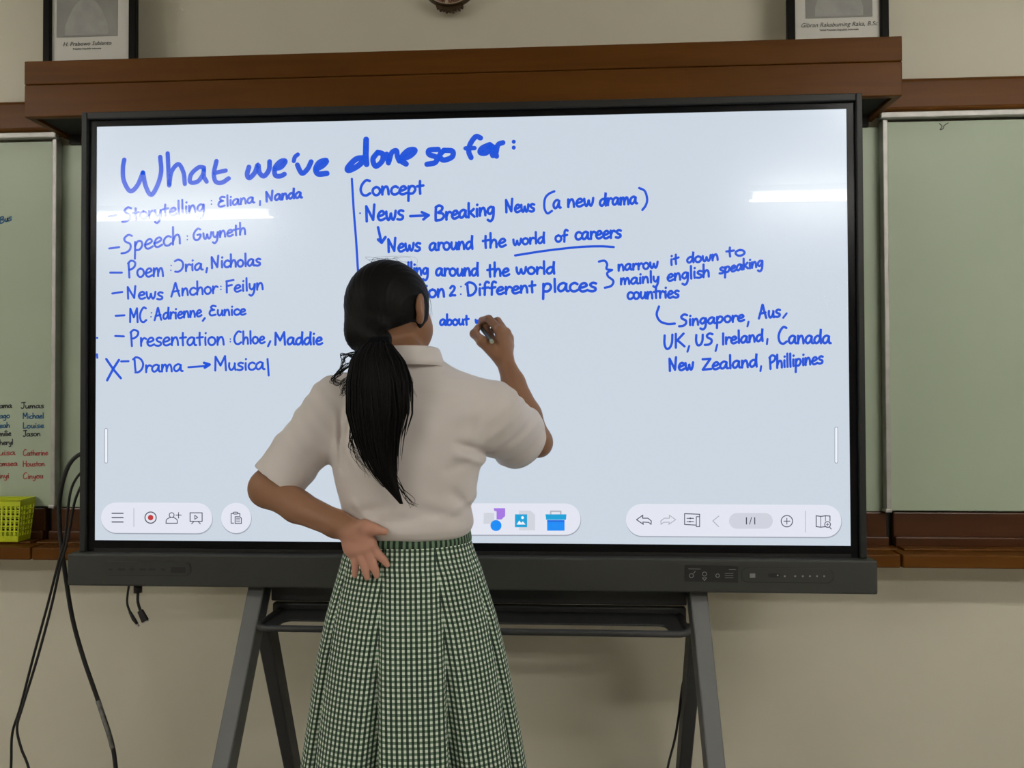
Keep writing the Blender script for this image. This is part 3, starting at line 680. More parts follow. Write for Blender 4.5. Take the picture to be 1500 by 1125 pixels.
icon(plus, name='add_page_icon'); icon(lambda m: J(D_, m, .5, (1226,85),(1226,225)), ICL, 'toolbar_divider')
def mp_(m):
    J(D_, m, .65, (1370,192),(1362,188),(1328,192),(1298,188),(1298,116),(1328,120),(1362,116),(1390,118),(1390,150)); J(D_, m, .5, (1328,120),(1328,190)); J(D_, m, .5, (1360,118),(1360,150)); circ(m, D_((1374,174)), 4.2, .6); J(D_, m, .6, (1386,190),(1398,204)); J(D_, m, .45, (1365,174),(1383,174)); J(D_, m, .45, (1374,165),(1374,183))
icon(mp_, name='page_overview_icon')
# edge handles left and right of the canvas
for x in (155.5, 1225):
    icon(lambda m: poly_px(m, rrect(x - 2.6, 627 - (x > 700) * 2, x + 2.6, 679 - (x > 700) * 0, 2.5), f2), PSH, 'edge_handle_outline')
    icon(lambda m: poly_px(m, rrect(x - 1.6, 628.2 - (x > 700) * 2, x + 1.6, 677.8, 1.5), f3), WHI, 'edge_handle')

# control plates on the bar
g0, g1, g2 = sp(BY - 0.0004), sp(BY - 0.001), sp(BY - 0.0018)
def plate(poly, name, m_, y=BY - 0.0010):
    m = MB(); P = [at(a, c, BY) for a, c in poly]
    m.prism([(p.x, p.z) for p in P], y, BY + 0.001); return m.build(name, m_, TV)
plate([(a, c + .01 * (a - 160)) for a, c in rrect(152, 822, 280.5, 843, 9)], 'port_plate_rim', M_dark, BY - 0.0006)
plate([(a, c + .01 * (a - 160)) for a, c in rrect(151.5, 822.2, 279, 842, 9)], 'port_plate', M_barplate, BY - 0.0014)
g2 = sp(BY - 0.0020)
def pmark(fn, name, m_=None):
    m = MB(); fn(m); return m.build(name, m_ or M_dark, TV)
Z_ = lambda p: (100 + p[0] / 4.6875, 800 + p[1] / 4.6875)
for x, w_ in ((290, 8), (365, 18), (437, 10), (512, 18), (575, 18), (650, 8)):
    pmark(lambda m: ribbon(m, [Z_((x - w_, 160)), Z_((x + w_, 160))], 1.5, g2), 'port')
pmark(lambda m: disc(m, Z_((437, 143)), 1.2, g2, 8), 'port_symbol')
pmark(lambda m: poly_px(m, [Z_(q) for q in ((705,145),(805,145),(805,183),(705,183))][::-1], g2), 'fingerprint_window', M_dark)
plate([(1003, 827.5), (1081, 829), (1081, 853.5), (1003, 851.5)][::-1], 'black_sticker', M_dark, BY - 0.0010)
E_ = lambda p: (900 + p[0] / 2.5, 780 + p[1] / 2.5)
def stick(m):
    circ2 = lambda c, rad: curve_px(m, [(E_(c)[0] + rad * math.cos(k * .6283), E_(c)[1] + rad * math.sin(k * .6283)) for k in range(11)], .5, g2, 2)
    circ2((282,158), 3.0); circ2((330,152), 3.0); circ2((378,158), 2.6)
    line_px(m, [E_((290,150)), E_((296,142))], .5, g2); line_px(m, [E_((322,166)), E_((338,166)), E_((330,176)), E_((322,166))], .5, g2)
    for y in (150, 158, 166): line_px(m, [E_((405, y)), E_((435, y))], .35, g2)
    line_px(m, [E_((272,133)), E_((315,134))], .4, g2); line_px(m, [E_((420,136)), E_((445,136))], .4, g2)
pmark(stick, 'sticker_print', M_legend)
plate([(a, c + .012 * (a - 1090)) for a, c in rrect(1086, 832, 1221, 853, 9)], 'button_plate_rim', M_tvframe, BY - 0.0006)
plate([(a, c + .012 * (a - 1090)) for a, c in rrect(1086, 832, 1220, 852, 9)], 'button_plate', M_barplate, BY - 0.0014)
pmark(lambda m: ribbon(m, [E_((570,157)), E_((600,157))], 3.0, g2), 'power_button'); pmark(lambda m: disc(m, E_((598,157)), 1.4, sp(BY - 0.0026), 8), 'power_led', M_legend)
for x in (624, 662, 690, 716, 742, 768): pmark(lambda m: disc(m, E_((x, 160)), 1.5, g2, 10), 'control_button', M_legend)
pmark(lambda m: poly_px(m, [E_(q) for q in ((496,150),(516,150),(516,166),(496,166))][::-1], g2), 'smart_tag', M_legend)

# ------------------------------------------------------------------ rolling stand
M_stand = mat('graphite_steel', (0.13, 0.135, 0.135), rough=0.5, metal=0.25)
M_stand_d = mat('dark_steel', (0.035, 0.036, 0.037), rough=0.5, metal=0.2)
ST = thing('display_stand', (0, 0.05, 0), 'dark grey rolling stand with splayed legs carrying the display', 'display stand')
zt_ = bz0
def leg(poly0, poly1, name, m_):
    b = MB(); b.hexa(poly0, poly1); return b.build(name, m_, ST, bevel=0.004)
def rect(cx, cy, z, wx, wy): return [(cx - wx, cy - wy, z), (cx + wx, cy - wy, z), (cx + wx, cy + wy, z), (cx - wx, cy + wy, z)]
for s, xt, px0, px1 in ((-1, at(384, 864, .05).x, 341, 0), (1, at(1019, 868, .05).x, 1031, 0)):
    x = xt
    leg(rect(x, -0.365, 0.09, 0.019, 0.03), rect(x, 0.045, zt_ - 0.002, 0.022, 0.03), 'front_leg', M_stand)
    leg(rect(x + 0.002, 0.325, 0.09, 0.016, 0.026), rect(x + 0.002, 0.065, zt_ - 0.11, 0.018, 0.03), 'rear_leg', M_stand_d)
    leg(rect(x, 0.130, zt_ - 0.03, 0.024, 0.018), rect(x, 0.130, ZC + 0.2, 0.024, 0.018), 'upright', M_stand_d)
    b = MB(); b.box((x - 0.03, -0.42, 0.075), (x + 0.03, 0.36, 0.105)); b.build('foot_beam', M_stand_d, ST, bevel=0.006)
    b = MB(); b.box((x - 0.023, 0.012, zt_ - 0.017), (x + 0.023, 0.112, zt_ - 0.001)); b.build('leg_cap', M_dark, ST, bevel=0.003)
    for y in (-0.37, 0.31):
        c_ = MB(); c_.tube([(x - 0.014, y, 0.035), (x + 0.014, y, 0.035)], 0.035, 20); w_ = c_.build('caster', M_dark, ST, smooth=False)
        c_ = MB(); c_.box((x - 0.02, y - 0.02, 0.035), (x + 0.02, y + 0.02, 0.078)); c_.build('caster_fork', M_stand_d, ST, bevel=0.003)
xL, xR = at(384, 864, .05).x, at(1019, 868, .05).x
for zz, hh, yy in ((zt_ - 0.035, 0.022, 0.07), (zt_ - 0.085, 0.02, 0.08)):
    b = MB(); b.box((xL + 0.02, yy - 0.012, zz - hh), (xR - 0.02, yy + 0.012, zz + hh)); b.build('cross_bar', M_stand_d, ST, bevel=0.004)
# slotted tray with rounded front corners
tz = at(690, 928, -0.10).z
ty0, ty1 = -0.10, 0.075; tx0, tx1 = at(374, 925, -0.10).x, at(1011, 925, -0.10).x
b = MB()
def tray_outline(inset, x0, x1, y0, y1, r): return [(p[0], p[1]) for p in rrect(x0 + inset, y0 + inset, x1 - inset, y1 - inset, r)]
out = tray_outline(0, tx0, tx1, ty0, ty1, 0.03); inn = rrect(tx0 + 0.045, ty0 + 0.014, tx1 - 0.045, ty0 + 0.074, 0.022)
n_ = len(out)
v = [(x, y, tz) for x, y in out] + [(x, y, tz) for x, y in inn] + [(x, y, tz + 0.005) for x, y in out] + [(x, y, tz + 0.005) for x, y in inn]
f = []
for i in range(n_):
    j = (i + 1) % n_
    f += [(i, n_ + i, n_ + j, j), (2 * n_ + i, 2 * n_ + j, 3 * n_ + j, 3 * n_ + i), (i, j, 2 * n_ + j, 2 * n_ + i), (n_ + i, 3 * n_ + i, 3 * n_ + j, n_ + j)]
b.add(v, f); b.build('tray', M_stand_d, ST)
b = MB(); b.tube([(x, y + .004, tz + 0.004) for x, y in out[n_ // 2 - 2:] + out[:1]], 0.008, 10); b.build('tray_rim', M_stand_d, ST, smooth=True)

# ------------------------------------------------------------------ cables
M_cable = mat('black_rubber_cable', (0.008, 0.008, 0.009), rough=0.5)
M_tape = mat('grey_printed_sleeve', (0.14, 0.14, 0.13), rough=0.5, noise=0.5, nscale=60)
M_plug = mat('black_plug', (0.01, 0.01, 0.011), rough=0.4); M_metal = mat('plug_metal', (0.5, 0.5, 0.5), rough=0.3, metal=1)
def cable(pts, r, label, name='power_cable', n=8, group='cables hanging at the left of the display'):
    """pts: (px, py, Y); runs on down to the floor"""
    P = [at(a, c, y) for a, c, y in pts]
    if P[-1].z < 0.5:
        e = P[-1]; d = (P[-1] - P[-2]).normalized()
        P += [Vector((e.x + d.x * 0.1, e.y - 0.01, e.z * 0.5)), Vector((e.x + d.x * 0.15, e.y - 0.02, 0.03)), Vector((e.x + d.x * 0.2 + 0.05, e.y - 0.05, r)), Vector((e.x + d.x * 0.2 + 0.16, e.y - 0.06, r))]
    m = MB(); m.tube(catmull(P, n), r, 8); o = m.build(name, M_cable, None, smooth=True)
    tag(o, label, 'cable', group); return o, P
cable([(150,668,.11),(128,662,.15),(108,672,.16),(95,695,.165),(87,735,.17),(88,780,.17),(93,822,.175),(105,900,.18),(121,960,.18),(145,1030,.18),(163,1085,.18),(169.5,1125,.18)], .0058, 'thick black cable whose lower end swings right, with grey printed sleeve')
c1, P1 = cable([(155,690,.11),(125,688,.14),(106,712,.15),(99,750,.155),(95,790,.16),(85,826,.165),(70,885,.17),(50,958,.17),(30,1035,.17),(18,1075,.17),(16,1125,.17)], .0034, 'thin black cable hanging furthest left, outer of the left pair')
c2, P2 = cable([(155,700,.11),(128,700,.14),(111,730,.145),(103,770,.15),(97,800,.155),(88,830,.158),(76,885,.16),(56,960,.16),(33,1035,.16),(25,1066,.16),(31,1096,.16),(42,1125,.16)], .0034, 'thin black cable hanging left with curl to right, inner of the left pair')
s_ = [o for o in C.objects if o.name == 'power_cable'][0]
m = MB(); m.tube(catmull([at(a, c, .18) for a, c in ((143.5,1026),(152,1052),(160,1076),(165,1096))], 6), .0066, 10); m.build('printed_sleeve', M_tape, s_, smooth=True)
P = [at(a, c, .03) for a, c in ((191,845),(187,870),(186.5,885),(191,898))]
m = MB(); m.tube(catmull(P, 6), .0028, 8); o = m.build('plug_cable', M_cable, None, smooth=True); tag(o, 'thin dangling cable with slim jack plug under the speaker bar', 'cable', 'short cables under the bar')
m = MB(); m.tube([at(190,896,.03), at(196,907,.03), at(201,914,.03)], [.0036, .005, .0036], 10); m.build('plug', M_plug, o, smooth=True)
m = MB(); m.tube([at(201,914,.03), at(203.5,917.5,.03)], .0026, 8); m.build('plug_tip', M_metal, o, smooth=True)
P = [at(a, c, .035) for a, c in ((203,840),(202,868),(202,882),(206,896))]
m = MB(); m.tube(catmull(P, 6), .0036, 8); o = m.build('plug_cable', M_cable, None, smooth=True); tag(o, 'dangling cable with broad flat plug beside the jack plug', 'cable', 'short cables under the bar')
m = MB(); m.tube([at(202,856,.035), at(202,868,.035)], .0105, 12); m.build('strain_relief', M_plug, o, smooth=True)
a_, b__ = at(205,894,.035), at(213,910,.035); d = (b__ - a_).normalized(); nrm = Vector((d.z, 0, -d.x))
m = MB(); m.hexa([a_ + nrm * s * .007 + Vector((0, t, 0)) for s, t in ((-1, -.004), (1, -.004), (1, .004), (-1, .004))], [b__ + nrm * s * .0095 + Vector((0, t, 0)) for s, t in ((-1, -.004), (1, -.004), (1, .004), (-1, .004))]); m.build('plug', M_plug, o, bevel=.002)
m = MB(); a2 = b__ + d * .003; m.hexa([b__ + nrm * s * .007 + Vector((0, t, 0)) for s, t in ((-1, -.003), (1, -.003), (1, .003), (-1, .003))], [a2 + nrm * s * .007 + Vector((0, t, 0)) for s, t in ((-1, -.003), (1, -.003), (1, .003), (-1, .003))]); m.build('plug_tip', M_metal, o)
cable([(1012,960,.16),(1003,992,.17),(999,1008,.18),(994,1050,.19),(988,1085,.2),(978,1125,.2)], .0032, 'single thin black cable hanging beside the right stand leg', group=None)
if True:
    o = [q for q in C.objects if q.get('label', '').startswith('single thin')][0]

# ------------------------------------------------------------------ green basket on the tray
M_lime = mat('lime_green_plastic', (0.52, 0.60, 0.012), rough=0.35, coat=0.2, sss=0.0)
GB = at(0, 770, 0.33)
bk = thing('plastic_basket', (at(-40, 800, .33).x, .34, zl1 + 0.006), 'lime green perforated plastic basket on the tray at far left', 'basket')
bx1b, bx1t = at(28, 800, .30).x, at(35, 735, .30).x
bw = 0.20
zb0, zb1 = zl1 + 0.0065, at(20, 732, .30).z
by0, by1 = 0.292, 0.346
def side(p00, p10, p01, p11, nx, nz, name):
    """perforated wall between four corners"""
    p00, p10, p01, p11 = map(Vector, (p00, p10, p01, p11))
    g = lambda u, v_: (p00 * (1 - u) + p10 * u) * (1 - v_) + (p01 * (1 - u) + p11 * u) * v_
    m = MB(); hole = 0.30
    nn = (p10 - p00).cross(p01 - p00).normalized() * 0.0022
    vs = []; fs = []
    for i in range(nx):
        for j in range(nz):
            u0, u1, v0, v1 = i / nx, (i + 1) / nx, j / nz, (j + 1) / nz
            uc, vc, du, dv = (u0 + u1) / 2, (v0 + v1) / 2, (u1 - u0) * hole, (v1 - v0) * hole * 1.25
            O = [(u0, v0), (u1, v0), (u1, v1), (u0, v1)]; I = [(uc - du, vc - dv), (uc + du, vc - dv), (uc + du, vc + dv), (uc - du, vc + dv)]
            o_ = len(vs); solid = j in (0, nz - 1)
            vs += [g(*q) - nn * .5 for q in O] + [g(*q) - nn * .5 for q in I] + [g(*q) + nn * .5 for q in O] + [g(*q) + nn * .5 for q in I]
            if solid:
                fs += [(o_, o_ + 3, o_ + 2, o_ + 1), (o_ + 8, o_ + 9, o_ + 10, o_ + 11)]
            else:
                for k in range(4):
                    l = (k + 1) % 4
                    fs += [(o_ + k, o_ + 4 + k, o_ + 4 + l, o_ + l), (o_ + 8 + k, o_ + 8 + l, o_ + 12 + l, o_ + 12 + k), (o_ + 4 + k, o_ + 12 + k, o_ + 12 + l, o_ + 4 + l)]
    m.add(vs, fs); return m.build(name, M_lime, bk)
xa, xb = bx1b - bw, bx1b; xc, xd = bx1t - bw - 0.014, bx1t
side((xa, by0 + .004, zb0), (xb, by0 + .004, zb0), (xc, by0 - .006, zb1), (xd, by0 - .006, zb1), 15, 8, 'front_wall')
side((xb, by0 + .004, zb0), (xb, by1, zb0), (xd, by0 - .006, zb1), (xd, by1 + .004, zb1), 5, 8, 'side_wall')
side((xa, by1, zb0), (xa, by0 + .004, zb0), (xc, by1 + .004, zb1), (xc, by0 - .006, zb1), 5, 8, 'side_wall')
side((xb, by1, zb0), (xa, by1, zb0), (xd, by1 + .004, zb1), (xc, by1 + .004, zb1), 15, 8, 'rear_wall')
m = MB(); m.box((xa, by0 + .004, zb0), (xb, by1, zb0 + .002)); m.build('base', M_lime, bk)
m = MB(); m.tube([(xc, by0 - .007, zb1), (xd, by0 - .007, zb1), (xd, by1 + .005, zb1), (xc, by1 + .005, zb1), (xc, by0 - .007, zb1)], .003, 8); m.build('rim', M_lime, bk, smooth=True)

# ------------------------------------------------------------------ person: implicit surfaces -> meshes
def V(p): return np.array([p[0], p[1], p[2]], np.float32)
def P_(px, py, Y): return V(at(px, py, Y))
class Field:
    def __init__(s, lo, hi, h):
        s.lo = np.array(lo, np.float32); s.h = h
        s.n = (np.ceil((np.array(hi) - lo) / h)).astype(int) + 1
        s.D = np.full(tuple(s.n), 1.0, np.float32)
    def sub(s, lo, hi):
        i0 = np.clip(((np.array(lo) - s.lo) / s.h).astype(int), 0, s.n - 1)
        i1 = np.clip(((np.array(hi) - s.lo) / s.h).astype(int) + 2, 1, s.n)
        ax = [(s.lo[k] + s.h * np.arange(i0[k], i1[k])).astype(np.float32) for k in range(3)]
        return tuple(slice(a, b) for a, b in zip(i0, i1)), ax[0][:, None, None], ax[1][None, :, None], ax[2][None, None, :]
    def union(s, fn, lo, hi, k=0.01, m=0.012):
        sl, X, Y, Z = s.sub(np.array(lo) - k - m, np.array(hi) + k + m)
        d = fn(X, Y, Z); D = s.D[sl]
        hh = np.maximum(k - np.abs(D - d), 0) / k
        s.D[sl] = np.minimum(D, d) - hh * hh * k * 0.25
    def cut(s, fn, lo, hi, k=0.006):
        sl, X, Y, Z = s.sub(np.array(lo) - k, np.array(hi) + k)
        d = -fn(X, Y, Z); D = s.D[sl]
        hh = np.maximum(k - np.abs(D - d), 0) / k
        s.D[sl] = np.maximum(D, d) + hh * hh * k * 0.25
    def cone(s, a, ra, b, rb, k=0.01):
        a, b = V(a), V(b); ab = b - a; L2 = float(ab @ ab) + 1e-9
        def fn(X, Y, Z):
            t = np.clip(((X - a[0]) * ab[0] + (Y - a[1]) * ab[1] + (Z - a[2]) * ab[2]) / L2, 0, 1)
            return np.sqrt((X - a[0] - t * ab[0]) ** 2 + (Y - a[1] - t * ab[1]) ** 2 + (Z - a[2] - t * ab[2]) ** 2) - (ra + (rb - ra) * t)
        r = max(ra, rb); s.union(fn, np.minimum(a, b) - r, np.maximum(a, b) + r, k)
    def chain(s, pts, rads, k=0.008):
        for i in range(len(pts) - 1): s.cone(pts[i], rads[i], pts[i + 1], rads[i + 1], k)
    def ell_fn(s, c, r, M=None):
        c = V(c); r = np.array(r, np.float32)
        def fn(X, Y, Z):
            x, y, z = X - c[0], Y - c[1], Z - c[2]
            if M is not None:
                x, y, z = [M[i][0] * x + M[i][1] * y + M[i][2] * z for i in range(3)]
            k0 = np.sqrt((x / r[0]) ** 2 + (y / r[1]) ** 2 + (z / r[2]) ** 2)
            k1 = np.sqrt((x / r[0] ** 2) ** 2 + (y / r[1] ** 2) ** 2 + (z / r[2] ** 2) ** 2) + 1e-9
            return k0 * (k0 - 1) / k1
        return fn
    def ell(s, c, r, k=0.01, M=None):
        m = max(r); s.union(s.ell_fn(c, r, M), V(c) - m, V(c) + m, k)
    def cut_ell(s, c, r, k=0.006, M=None):
        m = max(r); s.cut(s.ell_fn(c, r, M), V(c) - m - .004, V(c) + m + .004, k)
    def mesh(s):
        D = s.D; neg = D < 0; n = s.n
        cnt = np.zeros(tuple(n - 1), np.int8)
        for i in (0, 1):
            for j in (0, 1):
                for k in (0, 1): cnt += neg[i:n[0] - 1 + i, j:n[1] - 1 + j, k:n[2] - 1 + k]
        act = np.argwhere((cnt > 0) & (cnt < 8))
        vid = np.full(tuple(n - 1), -1, np.int32); vid[act[:, 0], act[:, 1], act[:, 2]] = np.arange(len(act))
        acc = np.zeros((len(act), 3), np.float32); c_ = np.zeros(len(act), np.float32)
        for ax in range(3):
            for u in (0, 1):
                for v_ in (0, 1):
                    o = [0, 0, 0]; o[(ax + 1) % 3] = u; o[(ax + 2) % 3] = v_
                    p0 = act + o; p1 = p0.copy(); p1[:, ax] += 1
                    a = D[p0[:, 0], p0[:, 1], p0[:, 2]]; b = D[p1[:, 0], p1[:, 1], p1[:, 2]]
                    msk = (a < 0) != (b < 0)
                    t = np.where(msk, a / np.where(msk, a - b, 1), 0)
                    q = p0.astype(np.float32); q[:, ax] += t
                    acc[msk] += q[msk]; c_[msk] += 1
        verts = s.lo + s.h * acc / c_[:, None]
        quads = []
        for ax in range(3):
            b1, b2 = (ax + 1) % 3, (ax + 2) % 3
            s0 = [slice(None)] * 3; s1 = [slice(None)] * 3; s0[ax] = slice(0, n[ax] - 1); s1[ax] = slice(1, n[ax])
            e0, e1 = neg[tuple(s0)], neg[tuple(s1)]
            ed = np.argwhere(e0 != e1); ed = ed[(ed[:, b1] > 0) & (ed[:, b2] > 0) & (ed[:, b1] < n[b1] - 1) & (ed[:, b2] < n[b2] - 1)]
            sgn = e0[ed[:, 0], ed[:, 1], ed[:, 2]]
            def g(d1, d2):
                q = ed.copy(); q[:, b1] -= d1; q[:, b2] -= d2; return vid[q[:, 0], q[:, 1], q[:, 2]]
            Q = np.stack([g(1, 1), g(0, 1), g(0, 0), g(1, 0)], 1)
            Q[~sgn] = Q[~sgn][:, ::-1]; quads.append(Q)
        return verts, np.concatenate(quads)

def mesh_obj(name, verts, quads, material, parent, smooth=True):
    me = bpy.data.meshes.new(name)
    me.vertices.add(len(verts)); me.vertices.foreach_set('co', verts.astype(np.float32).ravel())
    q = quads[(quads >= 0).all(1)]
    me.loops.add(q.size); me.loops.foreach_set('vertex_index', q.astype(np.int32).ravel())
    me.polygons.add(len(q)); me.polygons.foreach_set('loop_start', np.arange(0, q.size, 4, dtype=np.int32))
    me.update(calc_edges=True); me.validate()
    if smooth: me.polygons.foreach_set('use_smooth', [True] * len(me.polygons))
    me.materials.append(material)
    o = bpy.data.objects.new(name, me); C.objects.link(o)
    if parent:
        o.parent = parent
        o.matrix_parent_inverse = Matrix.Translation(parent.location).inverted() if parent.type == 'EMPTY' else Matrix.Identity(4)
    return o

def relax(o, it=2, f=0.5):
    bm = bmesh.new(); bm.from_mesh(o.data)
    for _ in range(it): bmesh.ops.smooth_vert(bm, verts=bm.verts, factor=f, use_axis_x=True, use_axis_y=True, use_axis_z=True)
    bm.to_mesh(o.data); bm.free()

M_skin = mat('tan_skin', (0.285, 0.145, 0.080), rough=0.5, spec=0.3)
nt = M_skin.node_tree; at_n = nt.nodes.new('ShaderNodeAttribute'); at_n.attribute_name = 'palm'
mx = nt.nodes.new('ShaderNodeMix'); mx.data_type = 'RGBA'; nt.links.new(at_n.outputs['Fac'], mx.inputs[0])
mx.inputs[6].default_value = (0.285, 0.145, 0.080, 1); mx.inputs[7].default_value = (0.56, 0.29, 0.21, 1)
nt.links.new(mx.outputs[2], nt.nodes['Principled BSDF'].inputs['Base Color'])
M_shirt = mat('white_cotton', (0.76, 0.70, 0.68), rough=0.85, sheen=0.1, bump=0.06, bscale=500)
M_hair = mat('black_hair', (0.0045, 0.004, 0.004), rough=0.55, spec=0.12)

YT = -0.40
foot_z = 0.0
PERSON = thing('person', (at(602, 800, YT).x, YT, 0), 'person in white shirt and green checked skirt writing on the display, back turned', 'person')

prof = [(800,520,682,.080),(790,521,681,.080),(783,519,683,.084),(777,512,689,.097),(768,507,693,.103),(740,503,694,.103),(715,497,697,.104),(690,491,703,.106),(660,488,711,.108),
        (630,488,715,.108),(600,492,714,.104),(575,502,704,.093),(557,526,684,.076),(542,556,650,.060),(528,570,640,.053),(510,574,636,.050)]
pz = np.array([at(600, p[0], YT).z for p in prof]); pxl = np.array([at(p[1], p[0], YT).x for p in prof]); pxr = np.array([at(p[2], p[0], YT).x for p in prof]); pb = np.array([p[3] for p in prof])
pcy = np.interp(pz, [pz[0], pz[7], pz[11], pz[-1]], [YT, YT, YT + 0.005, YT + 0.02])
def torso_fn(off=0.0, folds=None):
    def fn(X, Y, Z):
        z = Z.ravel()
        a = (np.interp(z, pz, (pxr - pxl) / 2) + off)[None, None, :].astype(np.float32); cx = np.interp(z, pz, (pxr + pxl) / 2)[None, None, :].astype(np.float32)
        b = (np.interp(z, pz, pb) + off)[None, None, :].astype(np.float32); cy = np.interp(z, pz, pcy)[None, None, :].astype(np.float32)
        q = (np.abs((X - cx) / a) ** 2.3 + np.abs((Y - cy) / b) ** 2.3) ** (1 / 2.3)
        d = (q - 1) * np.minimum(a, b)
        if folds is not None: d = d + folds(X, Y, Z)
        return np.maximum(d, np.maximum(pz[0] - Z, Z - pz[-1]) + 0 * X)
    return fn

# landmarks
SL, SR = P_(494, 592, -.395), P_(725, 600, -.375)
EL, ER = P_(395, 714, -.445), P_(786, 645, -.150)
WL, WR = P_(517, 777, -.502), P_(738, 525, -.098)
HC = P_(569, 466, -.362)                       # head centre
hy = math.radians(35); hf = V((math.sin(hy), math.cos(hy), 0)); hr = V((math.cos(hy), -math.sin(hy), 0)); hu = V((0, 0, 1))
HM = np.stack([hr, hf, hu])
def hl(x, y, z): return HC + hr * x + hf * y + hu * z
NB = P_(597, 548, -.385)

bd = Field((at(355, 700, -.45).x, -.62, 0.0), (at(822, 650, -.15).x, 0.0, 1.57), 0.0026)
bd.union(torso_fn(-0.014), (pxl.min(), YT - .12, pz[0]), (pxr.max(), YT + .12, pz[-1]), .004)
hipx = (at(513, 790, YT).x + at(688, 790, YT).x) / 2
bd.ell((hipx, YT, pz[0] - .03), (.118, .092, .13), .03)
for s_ in (-1, 1):
    hp = (hipx + s_ * .062, YT, pz[0] - .12); kn = (hipx + s_ * .066, YT + .012, .47); an = (hipx + s_ * .07, YT - .012, .085)
    bd.cone(hp, .078, kn, .050, .03); bd.cone(kn, .050, (hipx + s_ * .068, YT - .02, .34), .050, .02); bd.cone((hipx + s_ * .068, YT - .02, .34), .050, an, .034, .02)
    bd.cone((an[0], YT - .02, .036), .034, (an[0] + s_ * .012, YT + .12, .03), .028, .02)
# neck and head
bd.cone(NB - V((0, 0, .03)), .058, HC + hf * -.012 + hu * -.055, .047, .02)
bd.ell(hl(0, .004, .02), (.068, .084, .085), .012, HM)
bd.cone(hl(0, .040, -.020), .056, hl(0, .052, -.078), .034, .02)
for s_ in (-1, 1): bd.ell(hl(s_ * .033, .052, -.026), (.029, .030, .034), .016, HM); bd.cone(hl(s_ * .056, .01, -.06), .016, hl(s_ * .018, .066, -.092), .014, .02)
bd.ell(hl(0, .070, -.094), (.020, .018, .016), .014, HM)
bd.cone(hl(0, .088, .012), .007, hl(0, .104, -.026), .0095, .01)
for s_ in (-1, 1): bd.ell(hl(s_ * .010, .094, -.030), (.0085, .009, .007), .006, HM)
for s_ in (-1, 1): bd.cut_ell(hl(s_ * .031, .098, .004), (.017, .016, .010), .010, HM)
bd.ell(hl(0, .090, -.055), (.021, .009, .0055), .004, HM); bd.ell(hl(0, .089, -.065), (.018, .0095, .006), .003, HM)
for s_ in (-1, 1):
    bd.ell(hl(s_ * .0815, .010, .018), (.008, .0115, .027), .006, HM)
    bd.cut_ell(hl(s_ * .0895, .015, .020), (.006, .009, .018), .004, HM)
    bd.ell(hl(s_ * .078, .012, -.007), (.006, .009, .010), .006, HM)
# arms
bd.chain([SL, SL * .45 + EL * .55, EL], [.040, .038, .034], .02)
bd.chain([EL, P_(436, 742, -.464), P_(492, 767, -.492), WL], [.0352, .0300, .0248, .0225], .010)
bd.ell(EL + V((-.003, -.002, -.003)), (.031, .031, .031), .02)
bd.chain([SR, SR * .45 + ER * .55, ER], [.038, .033, .031], .02)
bd.chain([ER, ER * .70 + WR * .30, ER * .3 + WR * .7, WR], [.032, .0335, .026, .0200], .012)
bd.ell(ER + V((.006, -.004, -.010)), (.026, .026, .026), .02)

def hand(wrist, mcps, fingers, thumb, palm_r, wr):
    """mcps: knuckles; fingers: list of (points after knuckle, radii); each finger is its own chain rooted in the palm"""
    for p in mcps: bd.chain([wrist, wrist * .4 + p * .6, p], [wr, palm_r * 1.05, palm_r], .010)
    for a, b in zip(mcps, mcps[1:]): bd.cone(a, palm_r, b, palm_r, .006)
    for pts, rad in fingers: bd.chain(pts, rad, .0022)
    bd.chain(thumb[0], thumb[1], .007)
# left hand: palm towards the camera, fingers down over the skirt
mI, mM, mR, mP = P_(543, 797, -.505), P_(535, 803, -.508), P_(526, 806, -.507), P_(517, 805, -.504)
wl2 = P_(519, 780, -.502)
fin = [([mI, P_(554, 812, -.505), P_(561, 819, -.506), P_(567, 827, -.505)], [.0092, .0082, .0076, .0062]),
       ([mM, P_(545, 823, -.510), P_(549, 833, -.511), P_(552, 843, -.510)], [.0092, .0082, .0076, .0062]),
       ([mR, P_(533, 827, -.511), P_(536, 837, -.512), P_(538, 846, -.511)], [.0090, .0080, .0073, .0060]),
       ([mP, P_(520, 824, -.506), P_(520.5, 834, -.507), P_(520, 843, -.506)], [.0082, .0070, .0066, .0055])]
th = ([P_(522, 780, -.508), P_(534, 772, -.513), P_(548, 775, -.514), P_(564, 779, -.511)], [.015, .0135, .0100, .0070])
hand(wl2, [mI, mM, mR, mP], fin, th, .0100, .018)
bd.ell(P_(512, 797, -.506), (.013, .010, .021), .010)
bd.ell(P_(531, 783, -.508), (.017, .011, .015), .010)
bd.ell(P_(527, 796, -.500), (.026, .011, .024), .012)
# right hand: curled round the stylus, tip on the glass
kI, kM, kR, kP = P_(732, 484, -.088), P_(740, 488, -.076), P_(744, 496, -.064), P_(745, 507, -.056)
fin = [([kI, P_(716, 467, -.060), P_(706, 469, -.036), P_(703.5, 476, -.024)], [.0115, .0098, .0085, .0068]),
       ([kM, P_(729, 470, -.046), P_(714, 474, -.030), P_(708, 482, -.022)], [.0115, .0095, .0082, .0066]),
       ([kR, P_(736, 480, -.036), P_(722, 484, -.022), P_(714, 490, -.020)], [.0108, .0090, .0078, .0064]),
       ([kP, P_(740, 494, -.028), P_(728, 497, -.016), P_(720, 499, -.018)], [.0098, .0080, .0070, .0058])]
th = ([P_(728, 520, -.102), P_(706, 500, -.102), P_(695, 489, -.076), P_(700, 479, -.046)], [.0165, .0125, .0105, .0075])
hand(WR, [kI, kM, kR, kP], fin, th, .0125, .0185)
bd.chain([P_(724, 504, -.085), P_(717, 492, -.055), P_(713, 480, -.038)], [.014, .010, .007], .006)
